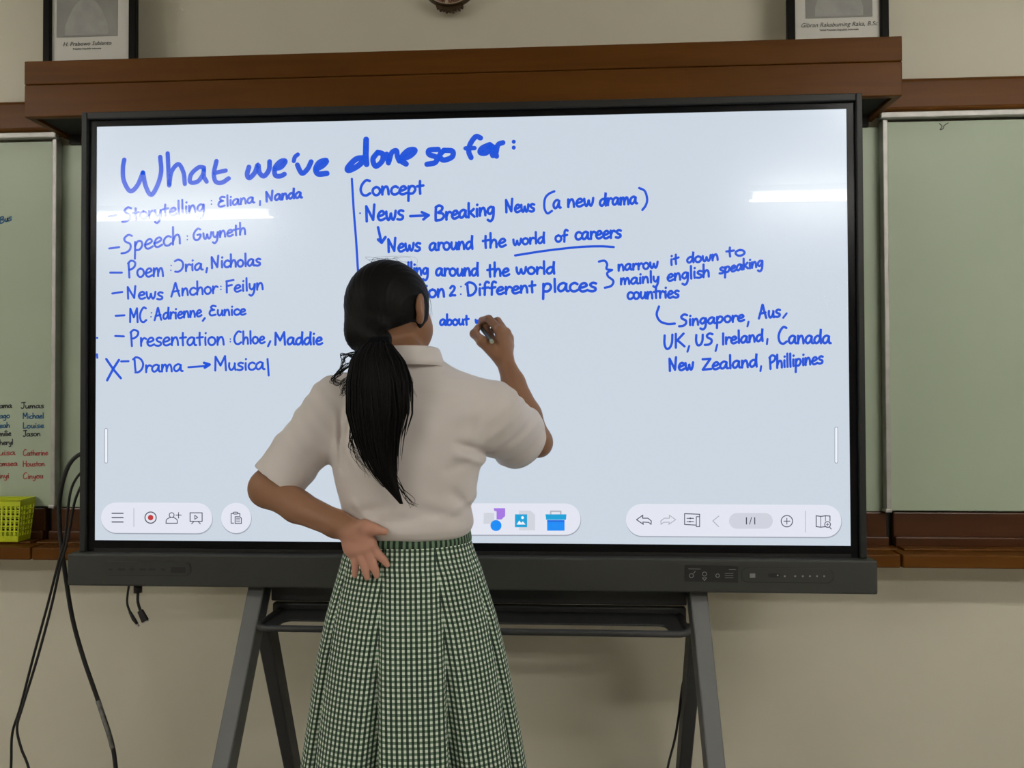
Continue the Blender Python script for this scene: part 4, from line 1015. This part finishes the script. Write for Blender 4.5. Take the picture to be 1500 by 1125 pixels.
v_, q_ = bd.mesh()
BODY = mesh_obj('body', v_, q_, M_skin, PERSON); relax(BODY, 2, 0.4); del bd
# the palm side of the left hand has paler, pinker skin
nv = len(BODY.data.vertices); co = np.empty(nv * 3, np.float32); BODY.data.vertices.foreach_get('co', co); co = co.reshape(-1, 3)
no = np.empty(nv * 3, np.float32); BODY.data.vertices.foreach_get('normal', no); no = no.reshape(-1, 3)
wv = P_(505, 776, -.50); dirv = P_(540, 826, -.50) - wv; dirv = dirv / np.linalg.norm(dirv)
tt = (co - wv) @ dirv
wgt = np.clip((tt + .008) / .03, 0, 1) * np.clip(.55 - no[:, 1] * .7, 0, 1) * (np.linalg.norm(co - P_(532, 806, -.505), axis=1) < .075)
BODY.data.attributes.new('palm', 'FLOAT', 'POINT').data.foreach_set('value', wgt.astype(np.float32))
M_eye = mat('eye_white', (0.75, 0.72, 0.68), rough=0.2); M_iris = mat('dark_iris', (0.02, 0.012, 0.008), rough=0.15)
for s_ in (-1, 1):
    c = hl(s_ * .031, .074, .004)
    for nm, cc, r, mm in (('eye', c, .0125, M_eye), ('iris', c + hf * .0075, .006, M_iris)):
        m = MB(); bmx = bmesh.new(); bmesh.ops.create_uvsphere(bmx, u_segments=16, v_segments=10, radius=r)
        vs = [Vector(cc) + x.co for x in bmx.verts]; fs = [tuple(y.index for y in f.verts) for f in bmx.faces]; bmx.free()
        m.add(vs, fs); o = m.build(nm, mm, PERSON if nm == 'eye' else eye, smooth=True)
        if nm == 'eye': eye = o

# --- shirt
def seg_crease(p0, p1, wd, amp, back=True):
    """a soft groove (amp > 0) or ridge (amp < 0) along a line on the back of the shirt"""
    a, b = at(*p0, YT - .09), at(*p1, YT - .09)
    ax_, az_, bx_, bz_ = a.x, a.z, b.x, b.z; L2 = (bx_ - ax_) ** 2 + (bz_ - az_) ** 2
    def f(X, Y, Z):
        t = np.clip(((X - ax_) * (bx_ - ax_) + (Z - az_) * (bz_ - az_)) / L2, 0, 1)
        d2 = (X - ax_ - t * (bx_ - ax_)) ** 2 + (Z - az_ - t * (bz_ - az_)) ** 2
        tt = np.clip(((X - ax_) * (bx_ - ax_) + (Z - az_) * (bz_ - az_)) / L2, -.3, 1.3)
        fade = np.clip(1.3 - np.abs(tt - .5) * 1.7, 0, 1)
        return (amp * np.exp(-d2 / wd ** 2) * fade * (Y < YT + .05)).astype(np.float32)
    return f
CR = [seg_crease(*c) for c in [
    ((666, 650), (716, 672), .009, .007), ((672, 668), (712, 684), .010, -.004), ((655, 690), (705, 668), .010, .003),
    ((490, 598), (494, 688), .004, .0028), ((512, 605), (498, 690), .008, .003), ((505, 660), (520, 690), .010, .003), ((497, 590), (492, 650), .006, .003),
    ((520, 752), (570, 742), .010, .004), ((515, 735), (548, 765), .009, -.004), ((560, 765), (640, 755), .012, .003), ((600, 740), (675, 765), .012, .0035),
    ((660, 720), (688, 760), .010, .0035), ((640, 600), (690, 570), .014, .0022), ((610, 640), (690, 600), .018, -.0022), ((650, 760), (690, 735), .010, -.003),
    ((640, 690), (690, 640), .020, -.002), ((545, 690), (510, 640), .02, -.002), ((705, 545), (712, 640), .006, .0022)]]
def folds(X, Y, Z):
    d = 0
    for f in CR: d = d + 1.7 * f(X, Y, Z)
    d = d + .0012 * np.sin(X * 70 + Z * 35) * np.sin(Z * 48 - X * 20)
    return d.astype(np.float32)
sh = Field((at(350, 700, -.45).x, -.60, pz[0] - .03), (at(815, 650, -.2).x, -.10, pz[-1] + .04), 0.003)
sh.union(torso_fn(0.0, folds), (pxl.min() - .02, YT - .14, pz[0] - .01), (pxr.max() + .02, YT + .14, pz[-1]), .004)
sh.cone(P_(566, 556, -.385), .040, SL + V((.004, 0, .000)), .049, .035)
sh.cone(P_(634, 560, -.385), .040, SR + V((-.010, 0, .002)), .051, .035)
CL, CRr = P_(406, 705, -.432), P_(754, 640, -.222)
dl = (CL - SL) / np.linalg.norm(CL - SL); dr = (CRr - P_(722, 610, -.375)); dr /= np.linalg.norm(dr); dn_ = V((.42, .88, .05)); dn_ /= np.linalg.norm(dn_)
def sleeve(a, ra, b, rb, fold_dir, ph, amp):
    a, b = V(a), V(b); ab = b - a; L2 = float(ab @ ab); fd = V(fold_dir)
    def fn(X, Y, Z):
        t = np.clip(((X - a[0]) * ab[0] + (Y - a[1]) * ab[1] + (Z - a[2]) * ab[2]) / L2, 0, 1)
        d = np.sqrt((X - a[0] - t * ab[0]) ** 2 + (Y - a[1] - t * ab[1]) ** 2 + (Z - a[2] - t * ab[2]) ** 2) - (ra + (rb - ra) * t)
        w_ = (X * fd[0] + Y * fd[1] + Z * fd[2])
        return (d + amp * np.sin(w_ * 95 + ph + 2.0 * t) * np.sin(np.pi * np.clip(t * 1.15, 0, 1)) + .0015 * np.sin(w_ * 210 + ph) * (1 - t)).astype(np.float32)
    r = max(ra, rb); sh.union(fn, np.minimum(a, b) - r, np.maximum(a, b) + r, .028)
sleeve(SL, .055, CL + dl * .03, .052, (.75, .1, .65), .4, .0022)
sleeve(P_(715, 616, -.375), .057, CRr + dr * .08, .064, (.5, .3, -.8), 1.2, .0045)
sleeve(SR, .050, SR * .12 + ER * .88, .049, (.5, .3, -.8), 1.2, .001)
v_, q_ = sh.mesh(); del sh
SHIRT = mesh_obj('shirt', v_, q_, M_shirt, PERSON)
bm = bmesh.new(); bm.from_mesh(SHIRT.data)
def near(v, c, r): return (v.co - Vector(c)).length < r
def trim(co, no, c, r):
    g = [f for f in bm.faces if near(f.verts[0], c, r)]
    geom = list({v for f in g for v in f.verts}) + list({e for f in g for e in f.edges}) + g
    bmesh.ops.bisect_plane(bm, geom=geom, plane_co=co, plane_no=no, clear_outer=True)
trim(CL, dl, CL + dl * .03, .10); trim(CRr + dn_ * .012, dn_, CRr + dn_ * .075, .16)
trim((0, 0, pz[2]), (0, 0, -1), (hipx, YT, pz[0]), .30)
trim(Vector(P_(600, 527, YT)), Vector((0, .12, 1)).normalized(), P_(600, 505, YT), .12)
for _ in range(2): bmesh.ops.smooth_vert(bm, verts=bm.verts, factor=.4, use_axis_x=True, use_axis_y=True, use_axis_z=True)
bm.to_mesh(SHIRT.data); bm.free()
sol = SHIRT.modifiers.new('thickness', 'SOLIDIFY'); sol.thickness = 0.0022; sol.offset = -1
# collar: stand and folded fall
def band(name, rings, parent, m_, a0, a1, n=72, th=.0022):
    """rings: list of (centre, rx, ry, dz_front); swept round the neck from angle a0 to a1 (0 = back)"""
    m = MB(); vs = []
    for c, rx, ry, df in rings:
        for k in range(n + 1):
            t = math.radians(a0 + (a1 - a0) * k / n)
            f_ = ((1 - math.cos(t)) / 2) ** 2.2
            vs.append((c[0] + rx * math.sin(t), c[1] - ry * math.cos(t), c[2] + df * f_))
    fs = [(i * (n + 1) + k, i * (n + 1) + k + 1, (i + 1) * (n + 1) + k + 1, (i + 1) * (n + 1) + k) for i in range(len(rings) - 1) for k in range(n)]
    m.add(vs, fs); o = m.build(name, m_, parent, smooth=True)
    s = o.modifiers.new('thickness', 'SOLIDIFY'); s.thickness = th; s.offset = 0
    return o
NC = at(600, 530, -.385)
cz_ = lambda py: at(600, py, -.44).z
band('collar', [((NC.x, NC.y, cz_(530)), .061, .060, -.030), ((NC.x, NC.y + .002, cz_(512)), .058, .056, -.028), ((NC.x, NC.y + .002, cz_(507)), .0585, .0565, -.028), ((NC.x, NC.y + .002, cz_(506.5)), .0600, .0590, -.028),
                ((NC.x, NC.y + .001, cz_(511)), .0625, .0620, -.031), ((NC.x, NC.y, cz_(522)), .0675, .068, -.036), ((NC.x, NC.y, cz_(534)), .076, .078, -.044)], SHIRT, M_shirt, -165, 165)

# --- skirt: eight panels with pleats
M_ging = bpy.data.materials.new('green_gingham_cotton'); M_ging.use_nodes = True
nt = M_ging.node_tree; pb_ = nt.nodes['Principled BSDF']; pb_.inputs['Roughness'].default_value = .85
uvn = nt.nodes.new('ShaderNodeUVMap'); sep = nt.nodes.new('ShaderNodeSeparateXYZ'); nt.links.new(uvn.outputs[0], sep.inputs[0])
def stripe(out):
    a = nt.nodes.new('ShaderNodeMath'); a.operation = 'MULTIPLY'; a.inputs[1].default_value = 1 / 0.0094; nt.links.new(out, a.inputs[0])
    f = nt.nodes.new('ShaderNodeMath'); f.operation = 'FRACT'; nt.links.new(a.outputs[0], f.inputs[0])
    g = nt.nodes.new('ShaderNodeMath'); g.operation = 'LESS_THAN'; g.inputs[1].default_value = .5; nt.links.new(f.outputs[0], g.inputs[0])
    return g.outputs[0]
su, sv = stripe(sep.outputs[0]), stripe(sep.outputs[1])
def mix(fac, c0, c1):
    m_ = nt.nodes.new('ShaderNodeMix'); m_.data_type = 'RGBA'; nt.links.new(fac, m_.inputs[0])
    for sock, c in ((m_.inputs[6], c0), (m_.inputs[7], c1)):
        if hasattr(c, 'links'): nt.links.new(c, sock)
        else: sock.default_value = (*c, 1)
    return m_.outputs[2]
row0 = mix(su, (0.76, 0.83, 0.72), (0.038, 0.070, 0.045)); row1 = mix(su, (0.15, 0.25, 0.155), (0.010, 0.022, 0.014))
nt.links.new(mix(sv, row0, row1), pb_.inputs['Base Color'])
sk = [(781,513,687,.088),(791,511,690,.092),(803,507,694,.096),(815,503,698,.101),(830,500,704,.108),(860,492,713,.118),(900,482,725,.130),(950,473,736,.142),(1000,466,745,.150),(1060,458,755,.158),(1125,450,765,.166),(1185,443,774,.172)]
kz = np.array([at(600, p[0], YT).z for p in sk]); kl = np.array([at(p[1], p[0], YT).x for p in sk]); kr = np.array([at(p[2], p[0], YT).x for p in sk]); kb = np.array([p[3] for p in sk])
NP_, NA, NRW = 8, 40, 70
bm = bmesh.new(); uvl = bm.loops.layers.uv.new('UVMap')
zs = np.linspace(kz[0], kz[-1], NRW)
grid = []
for iz, z in enumerate(zs):
    cx = np.interp(-z, -kz, (kl + kr) / 2); a = np.interp(-z, -kz, (kr - kl) / 2); b = np.interp(-z, -kz, kb)
    dn = (kz[0] - z) / (kz[0] - kz[-1]); row = []
    for p in range(NP_):
        c0 = -14 + 45 * p
        arr = []
        for k in range(NA + 1):
            s_ = k / NA; th_ = math.radians(c0 + 45 * s_)
            e = min(s_, 1 - s_)
            notch = math.exp(-(e / .075) ** 2)
            amp = .004 * min(1, dn * 8) + .036 * max(0, dn - .10)
            rr_ = 1 + amp * .9 * math.sin(math.pi * s_) / .12 * .18 - amp / .12 * notch * (.6 + .6 * max(0, dn - .2))
            rr_ += .010 * dn * math.sin(2 * math.pi * (s_ * 1.5 + p * .37)) + .006 * dn * math.sin(5 * th_ + 7 * dn + p)
            arr.append((cx + a * rr_ * math.sin(th_), YT - b * rr_ * math.cos(th_), z))
        row.append(arr)
    grid.append(row)
vmap = {}
def vget(iz, p, k):
    if k == NA: p, k = (p + 1) % NP_, 0
    key = (iz, p, k)
    if key not in vmap: vmap[key] = bm.verts.new(grid[iz][p][k])
    return vmap[key]
def ulen(iz, p):
    pts = np.array(grid[iz][p]); d = np.concatenate([[0], np.cumsum(np.linalg.norm(np.diff(pts, axis=0), axis=1))]); return d - d[-1] / 2
U = [[ulen(iz, p) for p in range(NP_)] for iz in range(NRW)]
vlen = np.zeros(NRW); 
for i in range(1, NRW):
    vlen[i] = vlen[i - 1] + np.linalg.norm(np.array(grid[i][0][NA // 2]) - np.array(grid[i - 1][0][NA // 2]))
for iz in range(NRW - 1):
    for p in range(NP_):
        for k in range(NA):
            ids = [(iz, k), (iz, k + 1), (iz + 1, k + 1), (iz + 1, k)]
            f = bm.faces.new([vget(i, p, kk) for i, kk in ids]); f.smooth = True
            for lp, (i, kk) in zip(f.loops, ids): lp[uvl].uv = (U[i][p][kk] + .5 + p * .013, vlen[i] + .003)
bmesh.ops.recalc_face_normals(bm, faces=bm.faces)
me = bpy.data.meshes.new('skirt'); bm.to_mesh(me); bm.free(); me.materials.append(M_ging)
SKIRT = bpy.data.objects.new('skirt', me); C.objects.link(SKIRT); SKIRT.parent = PERSON; SKIRT.matrix_parent_inverse = Matrix.Translation(PERSON.location).inverted()
s = SKIRT.modifiers.new('thickness', 'SOLIDIFY'); s.thickness = .0025; s.offset = -1
# waistband
m = MB(); n = 96; vs = []; rows_ = [(776.5, .0005), (777, .002), (786, .0025), (790, .0022), (791.5, .0004)]
for py, o_ in rows_:
    z = at(600, py, YT).z; cx = (kl[0] + kr[0]) / 2; a = (kr[0] - kl[0]) / 2 + .001; b = kb[0] + .001
    if py > 784: a += .0016; b += .0016
    vs += [(cx + (a + o_) * math.sin(2 * math.pi * k / n), YT - (b + o_) * math.cos(2 * math.pi * k / n), z) for k in range(n)]
m.add(vs, [(i * n + k, i * n + (k + 1) % n, (i + 1) * n + (k + 1) % n, (i + 1) * n + k) for i in range(len(rows_) - 1) for k in range(n)])
WB = m.build('waistband', M_ging, SKIRT, smooth=True)
uv = WB.data.uv_layers.new(name='UVMap')
for poly in WB.data.polygons:
    for li, vi in zip(poly.loop_indices, poly.vertices):
        k = vi % n; i = vi // n
        if k == 0 and max(v % n for v in poly.vertices) == n - 1: k = n
        uv.data[li].uv = (k / n * .66, (0, .0005, .0035, .0044, .0046)[i])

# --- shoes and socks
M_sock = mat('white_sock', (0.7, 0.7, 0.68), rough=0.9); M_shoe = mat('black_shoe', (0.012, 0.012, 0.012), rough=0.35)
for s_ in (-1, 1):
    x = hipx + s_ * .07
    fo = Field((x - .075, YT - .10, -.012), (x + .075, YT + .20, .30), .004)
    fo.cone((x, YT - .016, .27), .049, (x, YT - .012, .10), .039, .01); fo.cone((x, YT - .012, .10), .039, (x, YT - .015, .05), .039, .01)
    v_, q_ = fo.mesh(); mesh_obj('sock', v_, q_, M_sock, PERSON)
    fo = Field((x - .075, YT - .10, -.012), (x + .075, YT + .20, .13), .004)
    fo.cone((x, YT - .025, .045), .042, (x + s_ * .012, YT + .125, .036), .036, .02); fo.cone((x, YT - .02, .06), .043, (x, YT - .02, .085), .042, .02)
    fo.cut(lambda X, Y, Z: (Z + 0 * X + 0 * Y) - .0015, (x - .1, YT - .2, -.02), (x + .1, YT + .2, .01), .003)
    v_, q_ = fo.mesh(); mesh_obj('shoe', v_, q_, M_shoe, PERSON)

# --- hair: cap, ponytail, loose strands, tie
hc = Field(HC - .135, HC + .135, .0024)
hc.ell(hl(0, .000, .024), (.0775, .0955, .0940), .01, HM)
TIE = P_(556, 500, -.462)
hc.cone(hl(0, -.060, -.035), .041, TIE + V((0, .012, .004)), .021, .028)
def hcoord(X, Y, Z):
    x, y, z = X - HC[0], Y - HC[1], Z - HC[2]
    return [HM[i][0] * x + HM[i][1] * y + HM[i][2] * z for i in range(3)]
def face_cut(X, Y, Z):
    x, y, z = hcoord(X, Y, Z)
    # open in front of the ears and over the face: hairline rises towards the forehead
    g = y - (.057 + .36 * np.maximum(z - .035, 0) + .25 * np.maximum(-.02 - z, 0) * 0)
    g2 = z - .085
    front = np.minimum(g, -(g2))
    lower = np.minimum((-.012 + .40 * np.minimum(y - .0, 0) - .014 * np.clip((y - .016) / .012, 0, 1) - z) + 0 * x, (y + .060 + .9 * (z + .03)))          # nape left bare in front of a slanted line
    return -np.maximum(front, lower)
hc.cut(face_cut, HC - .14, HC + .14, .008)
for s_ in (-1, 1): hc.cut_ell(hl(s_ * .089, .010, .013), (.015, .013, .027), .008, HM)
# fine combed grooves running towards the tie
sl, X, Y, Z = hc.sub(HC - .14, HC + .14)
ang = np.arctan2((X - TIE[0]) * hr[0] + (Y - TIE[1]) * hr[1], (Z - TIE[2]) + .02)
hc.D[sl] += (.0003 * np.sin(ang * 70) + .0004 * np.sin(ang * 131 + 1)).astype(np.float32)
v_, q_ = hc.mesh(); del hc
HAIR = mesh_obj('hair', v_, q_, M_hair, PERSON); relax(HAIR, 1, .3)
spine = [(556,499,-.470),(553,512,-.494),(552,530,-.512),(554,560,-.527),(556,605,-.532),(558,655,-.530),(568,700,-.527),(588,738,-.522)]
spw = [13, 24, 36, 43, 43, 30, 17, 3]; spd = [.012, .016, .018, .018, .018, .016, .012, .003]
SPN = catmull([at(*p) for p in spine], 8); tt_ = np.linspace(0, 1, len(SPN))
hwid = np.interp(tt_, np.linspace(0, 1, 8), spw) / 760.0; hdep = np.interp(tt_, np.linspace(0, 1, 8), spd)
def strand(m, u, v, r, t0=0.0, t1=1.0, wob=.004, seedp=0.0, n=5):
    pts = []; rad = []
    for i, p in enumerate(SPN):
        t = tt_[i]
        if t < t0 or t > t1: continue
        k = hwid[i]
        pts.append(Vector((p.x + u * k + wob * t * math.sin(6 * t + seedp), p.y + v * hdep[i] + .3 * wob * math.sin(9 * t + seedp * 2), p.z + .002 * math.sin(seedp * 3))))
        e = (t - t0) / max(t1 - t0, 1e-3); rad.append(max(r * (1 - .85 * max(0, (e - .7) / .3)), .0003))
    if len(pts) > 2: m.tube(pts, rad, n)
m = MB()
nn_ = 20
vs = []
for i, p in enumerate(SPN):
    for k in range(nn_):
        a = 2 * math.pi * k / nn_; g = 1 + .05 * math.sin(3 * a + 6 * tt_[i])
        vs.append((p.x + .80 * hwid[i] * math.sin(a) * g, p.y - .8 * hdep[i] * math.cos(a), p.z))
m.add(vs, [(i * nn_ + k, i * nn_ + (k + 1) % nn_, (i + 1) * nn_ + (k + 1) % nn_, (i + 1) * nn_ + k) for i in range(len(SPN) - 1) for k in range(nn_)])
clumps = [(random.uniform(-1, 1), random.uniform(0, 6.28), random.uniform(.002, .008), random.uniform(.70, 1.0)) for _ in range(22)]
for i in range(340):
    cu_, ph_, wb_, en_ = clumps[i % 22]
    u = max(-1.06, min(1.06, cu_ + random.gauss(0, .13))); v = -math.sqrt(max(0, 1 - min(1, u * u))) * random.uniform(.75, 1.08)
    if i % 6 == 0: v = -v
    strand(m, u, v, random.uniform(.0009, .0022), random.uniform(0, .05), min(1, en_ - random.random() ** 2 * .12 - (.16 * abs(u) if u > 0 else .06 * abs(u)) * .6), wb_ + random.uniform(-.001, .001), ph_ + random.uniform(-.25, .25))
PONY = m.build('ponytail', M_hair, PERSON, smooth=True)
# loose curls at the left of the tie and wisps at the right
def wisp(m, pts, r, n=6):
    P = catmull([at(*p) for p in pts], 6); m.tube(P, [r * (1 - .8 * i / (len(P) - 1)) for i in range(len(P))], n)
m = MB()
for i in range(44):
    j = lambda s: random.uniform(-s, s)
    k = i % 4
    if k == 0: q = [(545,516,-.50),(522 + j(3),520 + j(3),-.505),(504 + j(3),522 + j(2),-.50),(503 + j(2),532,-.50),(497 + j(3),545,-.495),(489 + j(2),555,-.49),(500,561 + j(2),-.49)]
    elif k == 1: q = [(545,520,-.50),(524,528 + j(3),-.51),(506 + j(3),538 + j(2),-.505),(492 + j(3),550 + j(2),-.50),(487 + j(2),558,-.495),(496,562,-.49),(506,556,-.49)]
    elif k == 2: q = [(545,522,-.505),(528 + j(3),540,-.515),(515 + j(4),556 + j(3),-.51),(507 + j(4),570 + j(3),-.505),(500 + j(4),578 + j(3),-.50)]
    else: q = [(545,525,-.505),(528 + j(3),545,-.515),(515 + j(3),552,-.515),(504 + j(3),562 + j(3),-.505),(506 + j(3),575 + j(2),-.505)]
    q = [(x_ + j(3.5), y_ + j(3.5), d_ + j(.004)) for x_, y_, d_ in q]
    wisp(m, q, random.uniform(.0005, .0013))
for i in range(26):
    j = lambda s: random.uniform(-s, s)
    wisp(m, [(570 + j(8),515,-.49),(590 + j(6),540 + j(6),-.505),(597 + j(8),560 + j(6),-.508),(600 + j(12),582 + j(8),-.508)], random.uniform(.0003, .0009), 4)
for i in range(14):
    j = lambda s: random.uniform(-s, s)
    wisp(m, [(530 + j(10),600 + j(10),-.53),(514 + j(3),640 + j(10),-.53),(524 + j(8),670 + j(8),-.53),(540 + j(6),695 + j(6),-.53)], random.uniform(.0004, .0012), 4)
for i in range(12):
    j = lambda s: random.uniform(-s, s)
    wisp(m, [(575 + j(6),690,-.53),(588 + j(4),715,-.528),(600 + j(8),735 + j(3),-.525),(608 + j(10),741 + j(4),-.52)], random.uniform(.0004, .0010), 4)
m.build('loose_strands', M_hair, PERSON, smooth=True)
m = MB()
for i in range(26):
    j = lambda s: random.uniform(-s, s)
    if i < 10: wisp(m, [(560 + j(20),384,-.36),(560 + j(30),379 + j(3),-.36),(590 + j(20),382 + j(5),-.36),(608 + j(8),398 + j(5),-.36)], .00035, 4)
    elif i < 18: wisp(m, [(606 + j(4),400,-.34),(621 + j(2),420 + j(4),-.33),(629 + j(3),442,-.32),(632 + j(4),470 + j(12),-.31)], .00035, 4)
    else: wisp(m, [(512 + j(5),470,-.38),(520 + j(5),485 + j(4),-.40),(532 + j(4),496,-.43),(545,501,-.45)], .0004, 4)
m.build('flyaway_hair', M_hair, PERSON, smooth=True)
m = MB(); t0_, t1_ = Vector(TIE), SPN[3]
for i in range(3):
    c = Vector(SPN[1 + i]); ring = [(c.x + .0165 * math.sin(a), c.y - .0145 * math.cos(a) + .002, c.z + .006 - .002 * i) for a in [2 * math.pi * k / 20 for k in range(21)]]
    m.tube(ring, .0032, 6, cap=False)
m.build('hair_tie', mat('dark_navy_hair_tie', (0.004, 0.004, 0.006), rough=.9, spec=0.1), PERSON, smooth=True)

# --- stylus in the right hand
tip, end = Vector(P_(700, 474.5, -.0010)), Vector(P_(721, 501, -.135))
dd = (end - tip); st = MB()
pts = [tip + dd * t for t in (0.03, .10, .12, .90, .93)]; st.tube(pts, [.0018, .0040, .0046, .0046, .0042], 14)
PEN = st.build('stylus', mat('dark_olive_plastic', (0.03, 0.032, 0.02), rough=.35), None, smooth=False)
tag(PEN, 'slim dark stylus with pale end held against the screen', 'stylus')
st = MB(); st.tube([tip, tip + dd * .03], [.0011, .0018], 10); st.build('tip', M_dark, PEN)
st = MB(); st.tube([tip + dd * t for t in (.925, .935, .99, 1.0)], [.0042, .0047, .0047, .0030], 14); st.build('end_cap', mat('pale_green_cap', (0.42, 0.46, 0.33), rough=.4), PEN)
